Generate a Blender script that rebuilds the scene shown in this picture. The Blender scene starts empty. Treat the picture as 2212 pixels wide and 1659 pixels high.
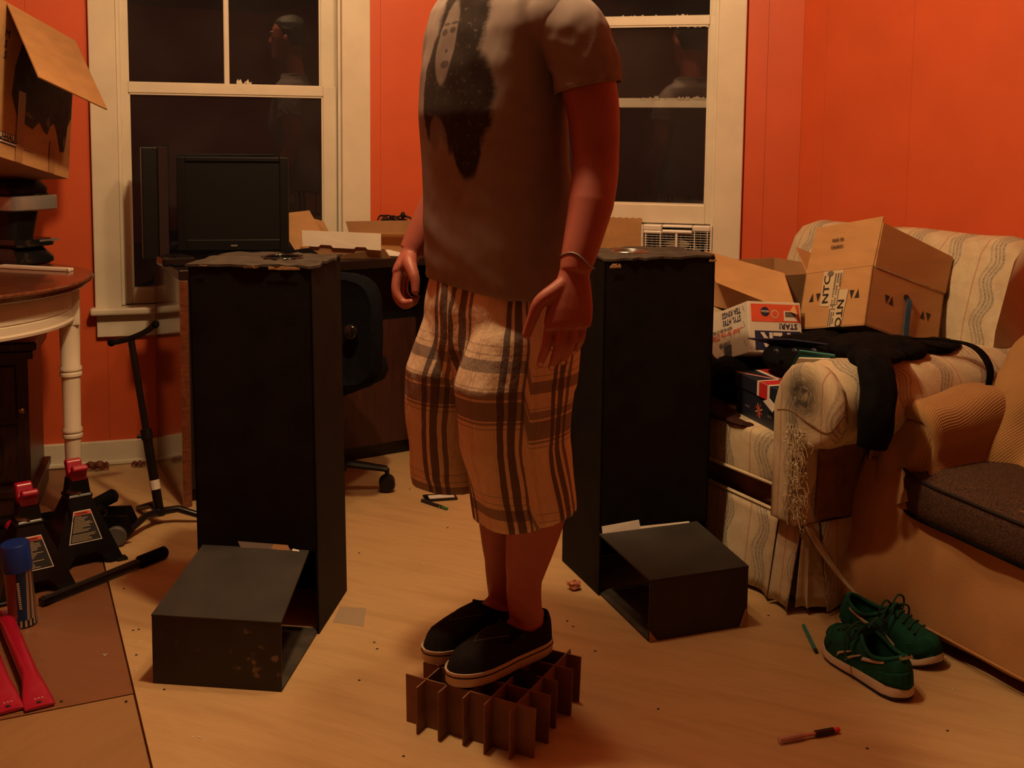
import bpy, bmesh, math, random
from mathutils import Vector as V, Matrix, noise
import numpy as np
random.seed(7)
SC = bpy.context.scene
COL = SC.collection
R_ = math.radians

# ---------------------------------------------------------------- camera, world, light, exposure
cam_d = bpy.data.cameras.new('camera'); cam = bpy.data.objects.new('camera', cam_d); COL.objects.link(cam)
pitch, roll = R_(5.5), 0.0103
fw = V((0, math.cos(pitch), -math.sin(pitch))); up0 = V((0, math.sin(pitch), math.cos(pitch)))
rt = V((1, 0, 0)) * math.cos(roll) + up0 * math.sin(roll)
up = V((1, 0, 0)) * -math.sin(roll) + up0 * math.cos(roll)
cam.matrix_world = Matrix(((rt.x, up.x, -fw.x, 0), (rt.y, up.y, -fw.y, 0), (rt.z, up.z, -fw.z, 1.2), (0, 0, 0, 1)))
cam_d.sensor_width = 36.0; cam_d.lens = 36.0 * 2335 / 2212
cam_d.shift_y = -(829.5 - 525) / 2212
cam_d.clip_start = 0.02
SC.camera = cam
w = bpy.data.worlds.new('night'); SC.world = w; w.use_nodes = True
w.node_tree.nodes['Background'].inputs[0].default_value = (0.10, 0.07, 0.06, 1)
w.node_tree.nodes['Background'].inputs[1].default_value = 0.02
LAMPS = [V((-0.27, 2.12, 2.40)), V((0.02, 2.50, 2.40))]      # the two bulbs of the ceiling fixture
for LP_, en in zip(LAMPS, (86, 27)):
    ld = bpy.data.lights.new('ceiling_bulb', 'POINT'); ld.energy = en; ld.color = (1.0, 0.64, 0.31); ld.shadow_soft_size = 0.06
    lo = bpy.data.objects.new('ceiling_bulb', ld); lo.location = LP_; COL.objects.link(lo)
SC.view_settings.view_transform = 'Standard'; SC.view_settings.look = 'None'
SC.view_settings.gamma = 1.0; SC.view_settings.use_curve_mapping = False
SC.view_settings.exposure = 0.0
SC.cycles.diffuse_bounces = 2; SC.cycles.max_bounces = 10; SC.cycles.glossy_bounces = 3; SC.cycles.transmission_bounces = 8

# ---------------------------------------------------------------- materials
def newmat(name):
    m = bpy.data.materials.new(name); m.use_nodes = True
    nt = m.node_tree; return m, nt, nt.nodes['Principled BSDF']
def N(nt, t, **k):
    n = nt.nodes.new(t)
    for a, b in k.items(): setattr(n, a, b)
    return n
def lk(nt, a, b): nt.links.new(a, b)
def c4(c): return (c[0], c[1], c[2], 1)
def ramp(nt, fac, stops, interp='LINEAR'):
    r = N(nt, 'ShaderNodeValToRGB'); cr = r.color_ramp; cr.interpolation = interp
    while len(cr.elements) < len(stops): cr.elements.new(0.5)
    for e, (p, c) in zip(cr.elements, stops):
        e.position = p; e.color = c4(c) if not isinstance(c, (int, float)) else (c, c, c, 1)
    lk(nt, fac, r.inputs[0]); return r.outputs[0]
def math_(nt, op, a, b=None):
    n = N(nt, 'ShaderNodeMath', operation=op)
    for i, x in enumerate((a, b)):
        if x is None: continue
        if isinstance(x, (int, float)): n.inputs[i].default_value = x
        else: lk(nt, x, n.inputs[i])
    return n.outputs[0]
def mixc(nt, fac, a, b, mode='MIX'):
    n = N(nt, 'ShaderNodeMix', data_type='RGBA', blend_type=mode)
    for s, x in ((n.inputs[0], fac), (n.inputs[6], a), (n.inputs[7], b)):
        if isinstance(x, (int, float)): s.default_value = x
        elif isinstance(x, tuple): s.default_value = c4(x)
        else: lk(nt, x, s)
    return n.outputs[2]
def noise_(nt, scale, detail=3, vec=None, rough=0.5, stretch=None, coord='Object'):
    if vec is None: vec = N(nt, 'ShaderNodeTexCoord').outputs[coord]
    if stretch:
        mp = N(nt, 'ShaderNodeMapping'); mp.inputs['Scale'].default_value = stretch; lk(nt, vec, mp.inputs[0]); vec = mp.outputs[0]
    n = N(nt, 'ShaderNodeTexNoise'); n.inputs['Scale'].default_value = scale; n.inputs['Detail'].default_value = detail
    n.inputs['Roughness'].default_value = rough; lk(nt, vec, n.inputs['Vector']); return n.outputs['Fac']
def bump_(nt, bs, h, strength, dist=0.002):
    b = N(nt, 'ShaderNodeBump'); b.inputs['Strength'].default_value = strength; b.inputs['Distance'].default_value = dist
    lk(nt, h, b.inputs['Height']); lk(nt, b.outputs[0], bs.inputs['Normal'])
def mat(name, col, rough=0.6, var=0.12, scale=25, bump=0.0, bscale=200, metal=0.0, spec=0.5, stretch=None, coat=0.0):
    m, nt, bs = newmat(name)
    bs.inputs['Roughness'].default_value = rough; bs.inputs['Metallic'].default_value = metal
    bs.inputs['Specular IOR Level'].default_value = spec; bs.inputs['Coat Weight'].default_value = coat
    if var:
        f = noise_(nt, scale, 4, stretch=stretch)
        lo_ = tuple(max(0, x * (1 - var)) for x in col); hi = tuple(min(1, x * (1 + var)) for x in col)
        lk(nt, ramp(nt, f, [(0.3, lo_), (0.7, hi)]), bs.inputs['Base Color'])
    else: bs.inputs['Base Color'].default_value = c4(col)
    if bump: bump_(nt, bs, noise_(nt, bscale, 2, stretch=stretch), bump)
    return m
M = {}
M['orange'] = mat('orange_paint', (0.70, 0.114, 0.034), 0.5, 0.05, 6, 0.08, 60)
M['white_trim'] = mat('cream_gloss_paint', (0.80, 0.72, 0.58), 0.35, 0.06, 9, 0.15, 70)
M['ceiling'] = mat('ceiling_paint', (0.30, 0.14, 0.08), 0.8, 0.04)
M['black_board'] = mat('black_painted_cardboard', (0.0065, 0.0052, 0.005), 0.7, 0.5, 14, 0.25, 90, spec=0.18)
M['black_inner'] = mat('black_cardboard_inside', (0.012, 0.010, 0.010), 0.8, 0.3, 14)
M['black_plastic'] = mat('black_plastic', (0.006, 0.006, 0.0062), 0.45, 0.2, 20, spec=0.3)
M['black_gloss'] = mat('black_gloss', (0.010, 0.010, 0.011), 0.12, 0.1, 20)
M['black_fabric'] = mat('black_fabric', (0.0045, 0.004, 0.0045), 0.9, 0.4, 60, 0.5, 400, spec=0.1)
M['navy_fabric'] = mat('navy_office_fabric', (0.006, 0.007, 0.011), 0.9, 0.3, 60, 0.4, 500, spec=0.1)
M['black_iron'] = mat('black_enamel_steel', (0.007, 0.006, 0.006), 0.3, 0.3, 30, 0.1, 60, spec=0.4)
M['steel'] = mat('steel', (0.45, 0.43, 0.40), 0.3, 0.2, 40, metal=1.0)
M['silver_plastic'] = mat('silver_plastic', (0.34, 0.33, 0.32), 0.32, 0.06, 20, metal=0.5)
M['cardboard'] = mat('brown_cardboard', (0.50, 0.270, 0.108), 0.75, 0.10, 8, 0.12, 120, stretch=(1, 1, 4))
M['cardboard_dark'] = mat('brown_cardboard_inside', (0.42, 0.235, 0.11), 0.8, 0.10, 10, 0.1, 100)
M['cardboard_edge'] = mat('cardboard_edge', (0.62, 0.42, 0.22), 0.8, 0.15, 200)
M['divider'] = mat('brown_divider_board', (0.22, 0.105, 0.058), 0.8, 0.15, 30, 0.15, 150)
M['white_card'] = mat('white_cardboard', (0.76, 0.70, 0.60), 0.6, 0.06, 10, 0.06, 80)
M['paper'] = mat('white_paper', (0.80, 0.77, 0.72), 0.7, 0.03)
M['tape_clear'] = mat('clear_tape', (0.62, 0.50, 0.33), 0.25, 0.05, 40)
M['ink'] = mat('black_ink', (0.015, 0.013, 0.014), 0.6, 0.1)
M['ink_soft'] = mat('grey_ink', (0.16, 0.13, 0.12), 0.7, 0.1)
M['navy_ink'] = mat('navy_ink', (0.020, 0.026, 0.085), 0.5, 0.1)
M['red_ink'] = mat('red_ink', (0.55, 0.028, 0.035), 0.5, 0.05)
M['orange_ink'] = mat('orange_ink', (0.80, 0.115, 0.05), 0.5, 0.05)
M['white_ink'] = mat('white_ink', (0.80, 0.74, 0.64), 0.5, 0.03)
M['red_plastic'] = mat('red_enamel', (0.40, 0.008, 0.040), 0.32, 0.08, 20, coat=0.3)
M['blue_cap'] = mat('blue_cap_plastic', (0.006, 0.030, 0.22), 0.4, 0.06)
M['teal'] = mat('teal_card', (0.03, 0.22, 0.21), 0.5, 0.06)
M['blue_strap'] = mat('blue_strap', (0.02, 0.10, 0.26), 0.5, 0.15, 80)
M['green_suede'] = mat('green_suede', (0.005, 0.070, 0.042), 0.85, 0.35, 40, 0.4, 500, spec=0.25)
M['green_lace'] = mat('green_lace', (0.004, 0.045, 0.030), 0.8, 0.3, 200, 0.5, 600)
M['sole_white'] = mat('cream_rubber', (0.66, 0.54, 0.40), 0.6, 0.08, 30, 0.05, 100)
M['sole_dark'] = mat('dark_rubber', (0.014, 0.012, 0.011), 0.7, 0.2)
M['canvas_black'] = mat('black_canvas', (0.011, 0.009, 0.009), 0.85, 0.35, 60, 0.5, 700, spec=0.2)
M['skin'] = None
M['dark_wood'] = mat('dark_mahogany', (0.030, 0.011, 0.008), 0.35, 0.5, 12, 0.1, 40, stretch=(8, 8, 1))
M['table_wood'] = mat('reddish_table_wood', (0.16, 0.050, 0.022), 0.22, 0.35, 9, 0.05, 40, stretch=(1, 9, 9), coat=0.4)
M['desk_lam'] = mat('brown_laminate', (0.115, 0.050, 0.034), 0.16, 0.2, 9, stretch=(10, 10, 1), coat=0.3)
M['desk_dark'] = mat('dark_laminate', (0.012, 0.006, 0.005), 0.35, 0.3, 9, stretch=(1, 10, 10))
M['desk_back'] = mat('dark_reddish_laminate', (0.055, 0.018, 0.012), 0.4, 0.3, 9, stretch=(10, 10, 1))
M['brown_cloth'] = mat('brown_cloth', (0.040, 0.016, 0.012), 0.95, 0.3, 40, 0.5, 300, spec=0.1)
M['grey_rubber'] = mat('grey_wheel', (0.12, 0.11, 0.11), 0.5, 0.3)
M['pink'] = mat('pink_plastic', (0.75, 0.06, 0.09), 0.4, 0.05)
M['green_pen'] = mat('green_plastic', (0.02, 0.20, 0.03), 0.4, 0.05)
M['leaf'] = mat('dry_leaf', (0.22, 0.07, 0.04), 0.8, 0.4, 90)
M['pinkpaper'] = mat('crumpled_pink_paper', (0.55, 0.20, 0.13), 0.7, 0.3, 90)
M['hair'] = mat('dark_brown_hair', (0.02, 0.012, 0.008), 0.6, 0.4, 120, 0.6, 300)
M['eye_white'] = mat('eye_white', (0.75, 0.72, 0.68), 0.2, 0)
M['fan_white'] = mat('white_fan_plastic', (0.80, 0.75, 0.68), 0.3, 0.03)
M['fan_blade'] = mat('smoky_blade_plastic', (0.30, 0.26, 0.20), 0.35, 0.05)

def glass(name, col=(1, 1, 1), rough=0.0, dust=0.0):
    m, nt, bs = newmat(name); bs.inputs['Base Color'].default_value = c4(col); bs.inputs['Roughness'].default_value = rough
    bs.inputs['Transmission Weight'].default_value = 1.0; bs.inputs['IOR'].default_value = 1.5
    b = noise_(nt, 3.0, 1); bump_(nt, bs, b, 0.02, 0.01)
    if dust:      # thin film of dust on the pane
        d = N(nt, 'ShaderNodeBsdfDiffuse'); d.inputs[0].default_value = (.55, .48, .44, 1); mx = N(nt, 'ShaderNodeMixShader'); out = nt.nodes['Material Output']
        lk(nt, ramp(nt, noise_(nt, 3.5, 4), [(.3, dust * .5), (.7, dust * 1.6)]), mx.inputs[0]); lk(nt, bs.outputs[0], mx.inputs[1]); lk(nt, d.outputs[0], mx.inputs[2]); lk(nt, mx.outputs[0], out.inputs[0])
    return m
M['glass'] = glass('old_window_glass', dust=0.022)
m_, nt_, bs_ = newmat('clear_pink_plastic'); bs_.inputs['Base Color'].default_value = (.80, .50, .42, 1); bs_.inputs['Alpha'].default_value = .45; bs_.inputs['Roughness'].default_value = .15
M['clear_plastic'] = m_

def skin_mat():
    m, nt, bs = newmat('skin')
    f = noise_(nt, 18, 4); g = noise_(nt, 130, 2)
    c = ramp(nt, f, [(0.3, (0.36, 0.098, 0.072)), (0.7, (0.43, 0.130, 0.092))])
    lk(nt, mixc(nt, math_(nt, 'MULTIPLY', g, 0.25), c, (0.29, 0.07, 0.052)), bs.inputs['Base Color'])
    bs.inputs['Roughness'].default_value = 0.5; bs.inputs['Subsurface Weight'].default_value = 0.08
    bs.inputs['Subsurface Radius'].default_value = (0.01, 0.004, 0.002); bs.inputs['Subsurface Scale'].default_value = 0.5
    bump_(nt, bs, noise_(nt, 260, 3), 0.12, 0.001); return m
M['skin'] = skin_mat()

def plywood(name, lo_, hi, ang, knots=0.5):
    m, nt, bs = newmat(name)
    tc = N(nt, 'ShaderNodeTexCoord'); mp = N(nt, 'ShaderNodeMapping'); mp.inputs['Rotation'].default_value = (0, 0, ang)
    lk(nt, tc.outputs['Object'], mp.inputs[0])
    f = noise_(nt, 2.2, 5, mp.outputs[0], 0.6, (1.3, 9, 1)); g = noise_(nt, 14, 4, mp.outputs[0], 0.6, (1, 14, 1)); h = noise_(nt, 1.3, 2, mp.outputs[0])
    c = ramp(nt, f, [(0.32, lo_), (0.55, hi), (0.72, tuple(x * 0.86 for x in hi))])
    c = mixc(nt, math_(nt, 'MULTIPLY', g, 0.35), c, tuple(x * 0.62 for x in lo_))
    c = mixc(nt, math_(nt, 'MULTIPLY', h, 0.3), c, tuple(x * 0.7 for x in lo_))
    lk(nt, c, bs.inputs['Base Color']); bs.inputs['Roughness'].default_value = 0.42; bs.inputs['Specular IOR Level'].default_value = 0.35
    bump_(nt, bs, g, 0.08, 0.001); return m
M['ply'] = plywood('pale_plywood', (0.56, 0.36, 0.17), (0.70, 0.47, 0.235), R_(25))
M['hardboard'] = plywood('brown_hardboard', (0.25, 0.105, 0.048), (0.30, 0.130, 0.062), R_(25))
M['ply2'] = plywood('tan_plywood', (0.36, 0.20, 0.085), (0.43, 0.25, 0.11), R_(-65))

def attr(nt, name='pat'):
    a = N(nt, 'ShaderNodeAttribute', attribute_name=name); s = N(nt, 'ShaderNodeSeparateXYZ'); lk(nt, a.outputs['Vector'], s.inputs[0]); return s.outputs, a.outputs['Vector']
def frac(nt, x, period, off=0.0):
    return math_(nt, 'FRACT', math_(nt, 'ADD', math_(nt, 'DIVIDE', x, period), off + 50.0))

def sofa_mat():
    m, nt, bs = newmat('cream_striped_upholstery')
    (u, v, k), vec = attr(nt)
    base = ramp(nt, noise_(nt, 22, 4, vec), [(0.35, (0.66, 0.555, 0.38)), (0.65, (0.58, 0.47, 0.31))])
    flo = noise_(nt, 16, 3, vec, 0.6); fl = ramp(nt, flo, [(0.47, 0), (0.5, 1), (0.53, 0)])
    base = mixc(nt, math_(nt, 'MULTIPLY', fl, 0.25), base, (0.42, 0.33, 0.20))
    wav = math_(nt, 'MULTIPLY', math_(nt, 'SINE', math_(nt, 'MULTIPLY', v, 46.0)), 0.010)
    uw = math_(nt, 'ADD', u, wav)
    p = frac(nt, uw, 0.145)
    g = (0.165, 0.17, 0.17); b = (0.34, 0.33, 0.30)
    s1 = ramp(nt, p, [(0.0, 0), (0.30, 0.0), (0.34, 1), (0.38, .15), (0.42, 0.9), (0.46, .1), (0.50, 1), (0.54, 0), (0.60, 0.7), (0.63, 0)], 'LINEAR')
    spk = ramp(nt, noise_(nt, 160, 2, vec), [(0.4, 0.45), (0.6, 1.0)])
    c = mixc(nt, math_(nt, 'MULTIPLY', s1, math_(nt, 'MULTIPLY', spk, 1.0)), base, g)
    p2 = frac(nt, u, 0.145)
    s2 = ramp(nt, p2, [(0.0, 0), (0.78, 0), (0.79, 1), (0.805, 1), (0.815, 0)])
    c = mixc(nt, math_(nt, 'MULTIPLY', s2, 0.6), c, (0.36, 0.08, 0.05))
    dirt = math_(nt, 'MULTIPLY', ramp(nt, noise_(nt, 7, 4, vec), [(0.5, 0), (0.75, 1)]), 0.35)
    c = mixc(nt, dirt, c, (0.30, 0.20, 0.12))
    c = mixc(nt, math_(nt, 'MULTIPLY', k, ramp(nt, noise_(nt, 40, 4, vec), [(0.3, 0.3), (0.55, 1.0)])), c, (0.07, 0.06, 0.05))
    lk(nt, c, bs.inputs['Base Color']); bs.inputs['Roughness'].default_value = 0.8; bs.inputs['Specular IOR Level'].default_value = 0.25
    bump_(nt, bs, noise_(nt, 300, 3, vec), 0.3, 0.001); return m
M['sofa'] = sofa_mat()
M['sofa_under'] = mat('worn_sofa_lining', (0.20, 0.10, 0.05), 0.9, 0.3, 20, 0.3, 200)
M['thread'] = mat('loose_thread', (0.66, 0.55, 0.37), 0.9, 0.1)

def corduroy():
    m, nt, bs = newmat('tan_corduroy_throw')
    (u, v, k), vec = attr(nt)
    c = ramp(nt, noise_(nt, 9, 4, vec), [(0.3, (0.36, 0.19, 0.07)), (0.7, (0.46, 0.255, 0.10))])
    rib = math_(nt, 'SINE', math_(nt, 'MULTIPLY', u, 2 * math.pi / 0.0068))
    c = mixc(nt, ramp(nt, rib, [(0.0, 0.20), (0.6, 0.0)]), c, (0.20, 0.10, 0.035))
    lk(nt, c, bs.inputs['Base Color']); bs.inputs['Roughness'].default_value = 0.9; bs.inputs['Specular IOR Level'].default_value = 0.15
    bs.inputs['Sheen Weight'].default_value = 0.15
    bump_(nt, bs, rib, 0.4, 0.0012); return m
M['corduroy'] = corduroy()
M['tan_cover'] = mat('tan_slipcover', (0.46, 0.245, 0.105), 0.9, 0.12, 6, 0.3, 250, spec=0.15)
def tweed():
    m, nt, bs = newmat('brown_tweed')
    f = noise_(nt, 420, 2); lk(nt, ramp(nt, f, [(0.38, (0.020, 0.012, 0.009)), (0.62, (0.12, 0.062, 0.040))]), bs.inputs['Base Color'])
    bs.inputs['Roughness'].default_value = 0.9; bs.inputs['Specular IOR Level'].default_value = 0.2; bump_(nt, bs, f, 0.6, 0.002); return m
M['tweed'] = tweed()

def plaid():
    m, nt, bs = newmat('plaid_cotton')
    (u, v, k), vec = attr(nt)
    cream = ramp(nt, noise_(nt, 60, 3, vec), [(0.3, (0.68, 0.52, 0.36)), (0.7, (0.75, 0.58, 0.41))])
    # vertical stripes along u (metres round the leg)
    pu = frac(nt, math_(nt, 'ADD', u, math_(nt, 'MULTIPLY', math_(nt, 'SUBTRACT', noise_(nt, 9, 2, vec), 0.5), 0.014)), 0.175)
    dk = (0.085, 0.062, 0.060)
    vs = ramp(nt, pu, [(0, 0), (0.16, .3), (0.167, 0), (0.19, 1), (0.275, 0), (0.325, 1), (0.44, 0), (0.50, .9), (0.565, 0), (0.86, .5), (0.868, 0), (0.90, .5), (0.908, 0)], 'CONSTANT')
    pv = frac(nt, math_(nt, 'SUBTRACT', v, 0.475), 0.293, 0.0)
    gr = (0.20, 0.155, 0.135)
    hs = ramp(nt, pv, [(0.0, 0.8), (0.045, 0), (0.075, .5), (0.083, 0), (0.13, .45), (0.137, 0), (0.60, .6), (0.608, 0), (0.63, .75), (0.645, 0), (0.66, .85), (0.785, 0), (0.80, .75), (0.85, 0), (0.86, .4), (0.875, 0), (0.965, .8)], 'CONSTANT')
    c = mixc(nt, hs, cream, gr)
    c = mixc(nt, math_(nt, 'MULTIPLY', vs, 0.9), c, dk)
    lk(nt, c, bs.inputs['Base Color']); bs.inputs['Roughness'].default_value = 0.85; bs.inputs['Specular IOR Level'].default_value = 0.2
    h1 = noise_(nt, 22, 4, N(nt, 'ShaderNodeTexCoord').outputs['Object'], 0.55, (1.6, 1.6, 0.8))
    bump_(nt, bs, h1, 0.35, 0.02); return m
M['plaid'] = plaid()

def shirt_mat():
    m, nt, bs = newmat('grey_brown_jersey')
    (u, z, fr), vec = attr(nt)      # u across the chest (m, + to the wearer's left), z height, fr 1 on the front
    base = ramp(nt, noise_(nt, 30, 3), [(0.3, (0.25, 0.20, 0.185)), (0.7, (0.29, 0.235, 0.215))])
    nz = math_(nt, 'MULTIPLY', math_(nt, 'SUBTRACT', noise_(nt, 36, 5, vec, 0.7), 0.5), 0.9)
    nzb = math_(nt, 'MULTIPLY', math_(nt, 'SUBTRACT', noise_(nt, 60, 3, vec, 0.6), 0.5), 0.5)
    def ell(cu, cz, ru, rz, nn=0.0, soft=0.08, tilt=0.0):
        du0 = math_(nt, 'SUBTRACT', u, cu); dz0 = math_(nt, 'SUBTRACT', z, cz)
        du = math_(nt, 'DIVIDE', math_(nt, 'ADD', du0, math_(nt, 'MULTIPLY', dz0, tilt)), ru)
        dz = math_(nt, 'DIVIDE', dz0, rz)
        d = math_(nt, 'ADD', math_(nt, 'MULTIPLY', du, du), math_(nt, 'MULTIPLY', dz, dz))
        if nn: d = math_(nt, 'ADD', d, math_(nt, 'MULTIPLY', nz, nn))
        return ramp(nt, math_(nt, 'MULTIPLY', d, 0.5), [(0.5 - soft, 1), (0.5 + soft, 0)])
    mx = lambda a, b: math_(nt, 'MAXIMUM', a, b)
    mass = mx(mx(ell(0.020, 1.41, 0.074, 0.20, 0.9), ell(0.055, 1.275, 0.072, 0.11, 1.0)), mx(ell(0.068, 1.205, 0.034, 0.085, 0.6), ell(-0.03, 1.30, 0.050, 0.12, 0.9)))
    face = mx(ell(-0.004, 1.385, 0.033, 0.082, 0.25, 0.06), ell(-0.014, 1.185, 0.036, 0.058, 0.2))
    feat = mx(mx(ell(-0.016, 1.405, 0.012, 0.007, 0.3), ell(0.014, 1.408, 0.010, 0.006, 0.3)), mx(ell(0.004, 1.342, 0.017, 0.008, 0.3), ell(-0.016, 1.421, 0.015, 0.003, 0.2)))
    feat = mx(feat, mx(ell(0.002, 1.368, 0.006, 0.004, 0.2), ell(0.015, 1.422, 0.012, 0.003, 0.2)))
    ink = math_(nt, 'MULTIPLY', math_(nt, 'MULTIPLY', mass, math_(nt, 'SUBTRACT', 1.0, math_(nt, 'MULTIPLY', face, 0.62))), 1.0)
    ink = math_(nt, 'MULTIPLY', mx(ink, math_(nt, 'MULTIPLY', feat, 0.8)), fr)
    holes = ramp(nt, noise_(nt, 95, 2, vec), [(0.60, 1.0), (0.72, 0.72)])
    c = mixc(nt, math_(nt, 'MULTIPLY', math_(nt, 'MULTIPLY', ink, holes), 0.93), base, (0.018, 0.012, 0.011))
    lk(nt, c, bs.inputs['Base Color']); bs.inputs['Roughness'].default_value = 0.9; bs.inputs['Specular IOR Level'].default_value = 0.15
    h1 = noise_(nt, 7, 3, N(nt, 'ShaderNodeTexCoord').outputs['Object'], 0.5, (1, 1, 0.6)); bump_(nt, bs, h1, 0.25, 0.03); return m
M['shirt'] = shirt_mat()

# ---------------------------------------------------------------- geometry helpers
ORG = {}
class MB:
    def __init__(s, tf=None): s.v = []; s.f = []; s.m = []; s.tf = tf
    def add(s, vs, fs, m=0):
        o = len(s.v); s.v += [V(p) for p in vs]; s.f += [tuple(i + o for i in f) for f in fs]; s.m += [m] * len(fs); return s
    def obox(s, o, ex, ey, ez, m=0):
        o, ex, ey, ez = V(o), V(ex), V(ey), V(ez)
        p = [o + ex * a + ey * b + ez * c for c in (0, 1) for b in (0, 1) for a in (0, 1)]
        return s.add(p, [(0, 2, 3, 1), (4, 5, 7, 6), (0, 1, 5, 4), (2, 6, 7, 3), (0, 4, 6, 2), (1, 3, 7, 5)], m)
    def box(s, c, d, m=0, rz=0.0):
        ca, sa = math.cos(rz), math.sin(rz)
        ex, ey, ez = V((ca * d[0], sa * d[0], 0)), V((-sa * d[1], ca * d[1], 0)), V((0, 0, d[2]))
        return s.obox(V(c) - ex / 2 - ey / 2 - ez / 2, ex, ey, ez, m)
    def slab(s, poly, t, m=0):
        n = len(poly); t = V(t); p = [V(q) for q in poly] + [V(q) + t for q in poly]
        return s.add(p, [tuple(range(n))[::-1], tuple(range(n, 2 * n))] + [(i, (i + 1) % n, n + (i + 1) % n, n + i) for i in range(n)], m)
    def loft(s, rings, m=0, caps=True, closed=False):
        n = len(rings[0]); k = len(rings); vs = [p for r in rings for p in r]; fs = []
        for j in range(k if closed else k - 1):
            a, b = j * n, ((j + 1) % k) * n
            fs += [(a + i, a + (i + 1) % n, b + (i + 1) % n, b + i) for i in range(n)]
        if caps and not closed: fs += [tuple(range(n))[::-1], tuple(range((k - 1) * n, k * n))]
        return s.add(vs, fs, m)
    def tube(s, pts, r, n=10, m=0, flat=None, caps=True, closed=False):
        pts = [V(p) for p in pts]; k = len(pts); rr = r if isinstance(r, (list, tuple)) else [r] * k
        rings = []; prev = None
        for i in range(k):
            if closed: t = (pts[(i + 1) % k] - pts[i - 1]).normalized()
            else: t = (pts[min(i + 1, k - 1)] - pts[max(i - 1, 0)]).normalized()
            if prev is None: a = t.cross(V((0, 0, 1)) if abs(t.z) < 0.9 else V((1, 0, 0))).normalized()
            else: a = (prev - t * prev.dot(t)).normalized()
            prev = a; b = t.cross(a)
            fl = flat if flat else 1.0
            rings.append([pts[i] + a * (math.cos(2 * math.pi * j / n) * rr[i]) + b * (math.sin(2 * math.pi * j / n) * rr[i] * fl) for j in range(n)])
        return s.loft(rings, m, caps, closed)
    def lathe(s, prof, c=(0, 0, 0), n=20, m=0, ax=(0, 0, 1)):
        c = V(c); ax = V(ax).normalized(); a = ax.cross(V((1, 0, 0)) if abs(ax.x) < 0.9 else V((0, 1, 0))).normalized(); b = ax.cross(a)
        return s.loft([[c + ax * z + (a * math.cos(2 * math.pi * j / n) + b * math.sin(2 * math.pi * j / n)) * max(r, 1e-4) for j in range(n)] for r, z in prof], m)
    def ball(s, c, r, n=12, k=8, m=0):
        r = V(r) if not isinstance(r, (int, float)) else V((r, r, r)); c = V(c)
        return s.loft([[c + V((r.x * math.sin(t) * math.cos(p), r.y * math.sin(t) * math.sin(p), -r.z * math.cos(t))) for p in [2 * math.pi * j / n for j in range(n)]] for t in [max(0.02, min(math.pi - 0.02, math.pi * i / k)) for i in range(k + 1)]], m)
    def grid(s, fn, nu, nv, m=0):
        vs = [fn(i / nu, j / nv) for j in range(nv + 1) for i in range(nu + 1)]
        return s.add(vs, [(j * (nu + 1) + i, j * (nu + 1) + i + 1, (j + 1) * (nu + 1) + i + 1, (j + 1) * (nu + 1) + i) for j in range(nv) for i in range(nu)], m)
    def build(s, name, mats, parent=None, smooth=0, bevel=0.0, sub=0, solid=0.0, pat=None, fix=True, org=None):
        vs = [s.tf(p) for p in s.v] if s.tf else s.v
        return mesh_obj(name, vs, s.f, mats, parent, s.m, smooth, bevel, sub, solid, pat, fix, org)
def mesh_obj(name, vs, fs, mats, parent=None, mi=None, smooth=0, bevel=0.0, sub=0, solid=0.0, pat=None, fix=True, org=None):
    vs = [V(p) for p in vs]
    if parent is not None: o0 = ORG[parent.name]
    elif org is not None: o0 = V(org)
    else:
        xs = [p.x for p in vs]; ys = [p.y for p in vs]; zs = [p.z for p in vs]; o0 = V(((min(xs) + max(xs)) / 2, (min(ys) + max(ys)) / 2, min(zs)))
    me = bpy.data.meshes.new(name); me.from_pydata([p - o0 for p in vs], [], fs)
    for q in (mats if isinstance(mats, (list, tuple)) else [mats]): me.materials.append(M[q] if isinstance(q, str) else q)
    if mi: me.polygons.foreach_set('material_index', mi)
    if fix:
        bm = bmesh.new(); bm.from_mesh(me); bmesh.ops.recalc_face_normals(bm, faces=bm.faces); bm.to_mesh(me); bm.free()
    if pat:
        a = me.attributes.new('pat', 'FLOAT_VECTOR', 'POINT'); a.data.foreach_set('vector', [c for p in vs for c in pat(p)])
    o = bpy.data.objects.new(name, me); COL.objects.link(o)
    if smooth:
        me.polygons.foreach_set('use_smooth', [True] * len(me.polygons)); me.set_sharp_from_angle(angle=R_(smooth))
    if solid:
        md = o.modifiers.new('solid', 'SOLIDIFY'); md.thickness = solid; md.offset = 0
    if bevel:
        md = o.modifiers.new('bevel', 'BEVEL'); md.width = bevel; md.segments = 2; md.limit_method = 'ANGLE'; md.angle_limit = R_(40)
    if sub:
        md = o.modifiers.new('sub', 'SUBSURF'); md.levels = sub; md.render_levels = sub
    if parent is not None: o.parent = parent
    else: o.location = o0
    ORG[o.name] = o0; return o
def thing(name, loc, label, cat, group=None):
    o = bpy.data.objects.new(name, None); COL.objects.link(o); o.location = loc; o.empty_display_size = 0.05
    ORG[o.name] = V(loc); return tag(o, label, cat, group)
def tag(o, label, cat, group=None):
    o['label'] = label; o['category'] = cat
    if group: o['group'] = group
    return o
def struct(o): o['kind'] = 'structure'; return o
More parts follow.
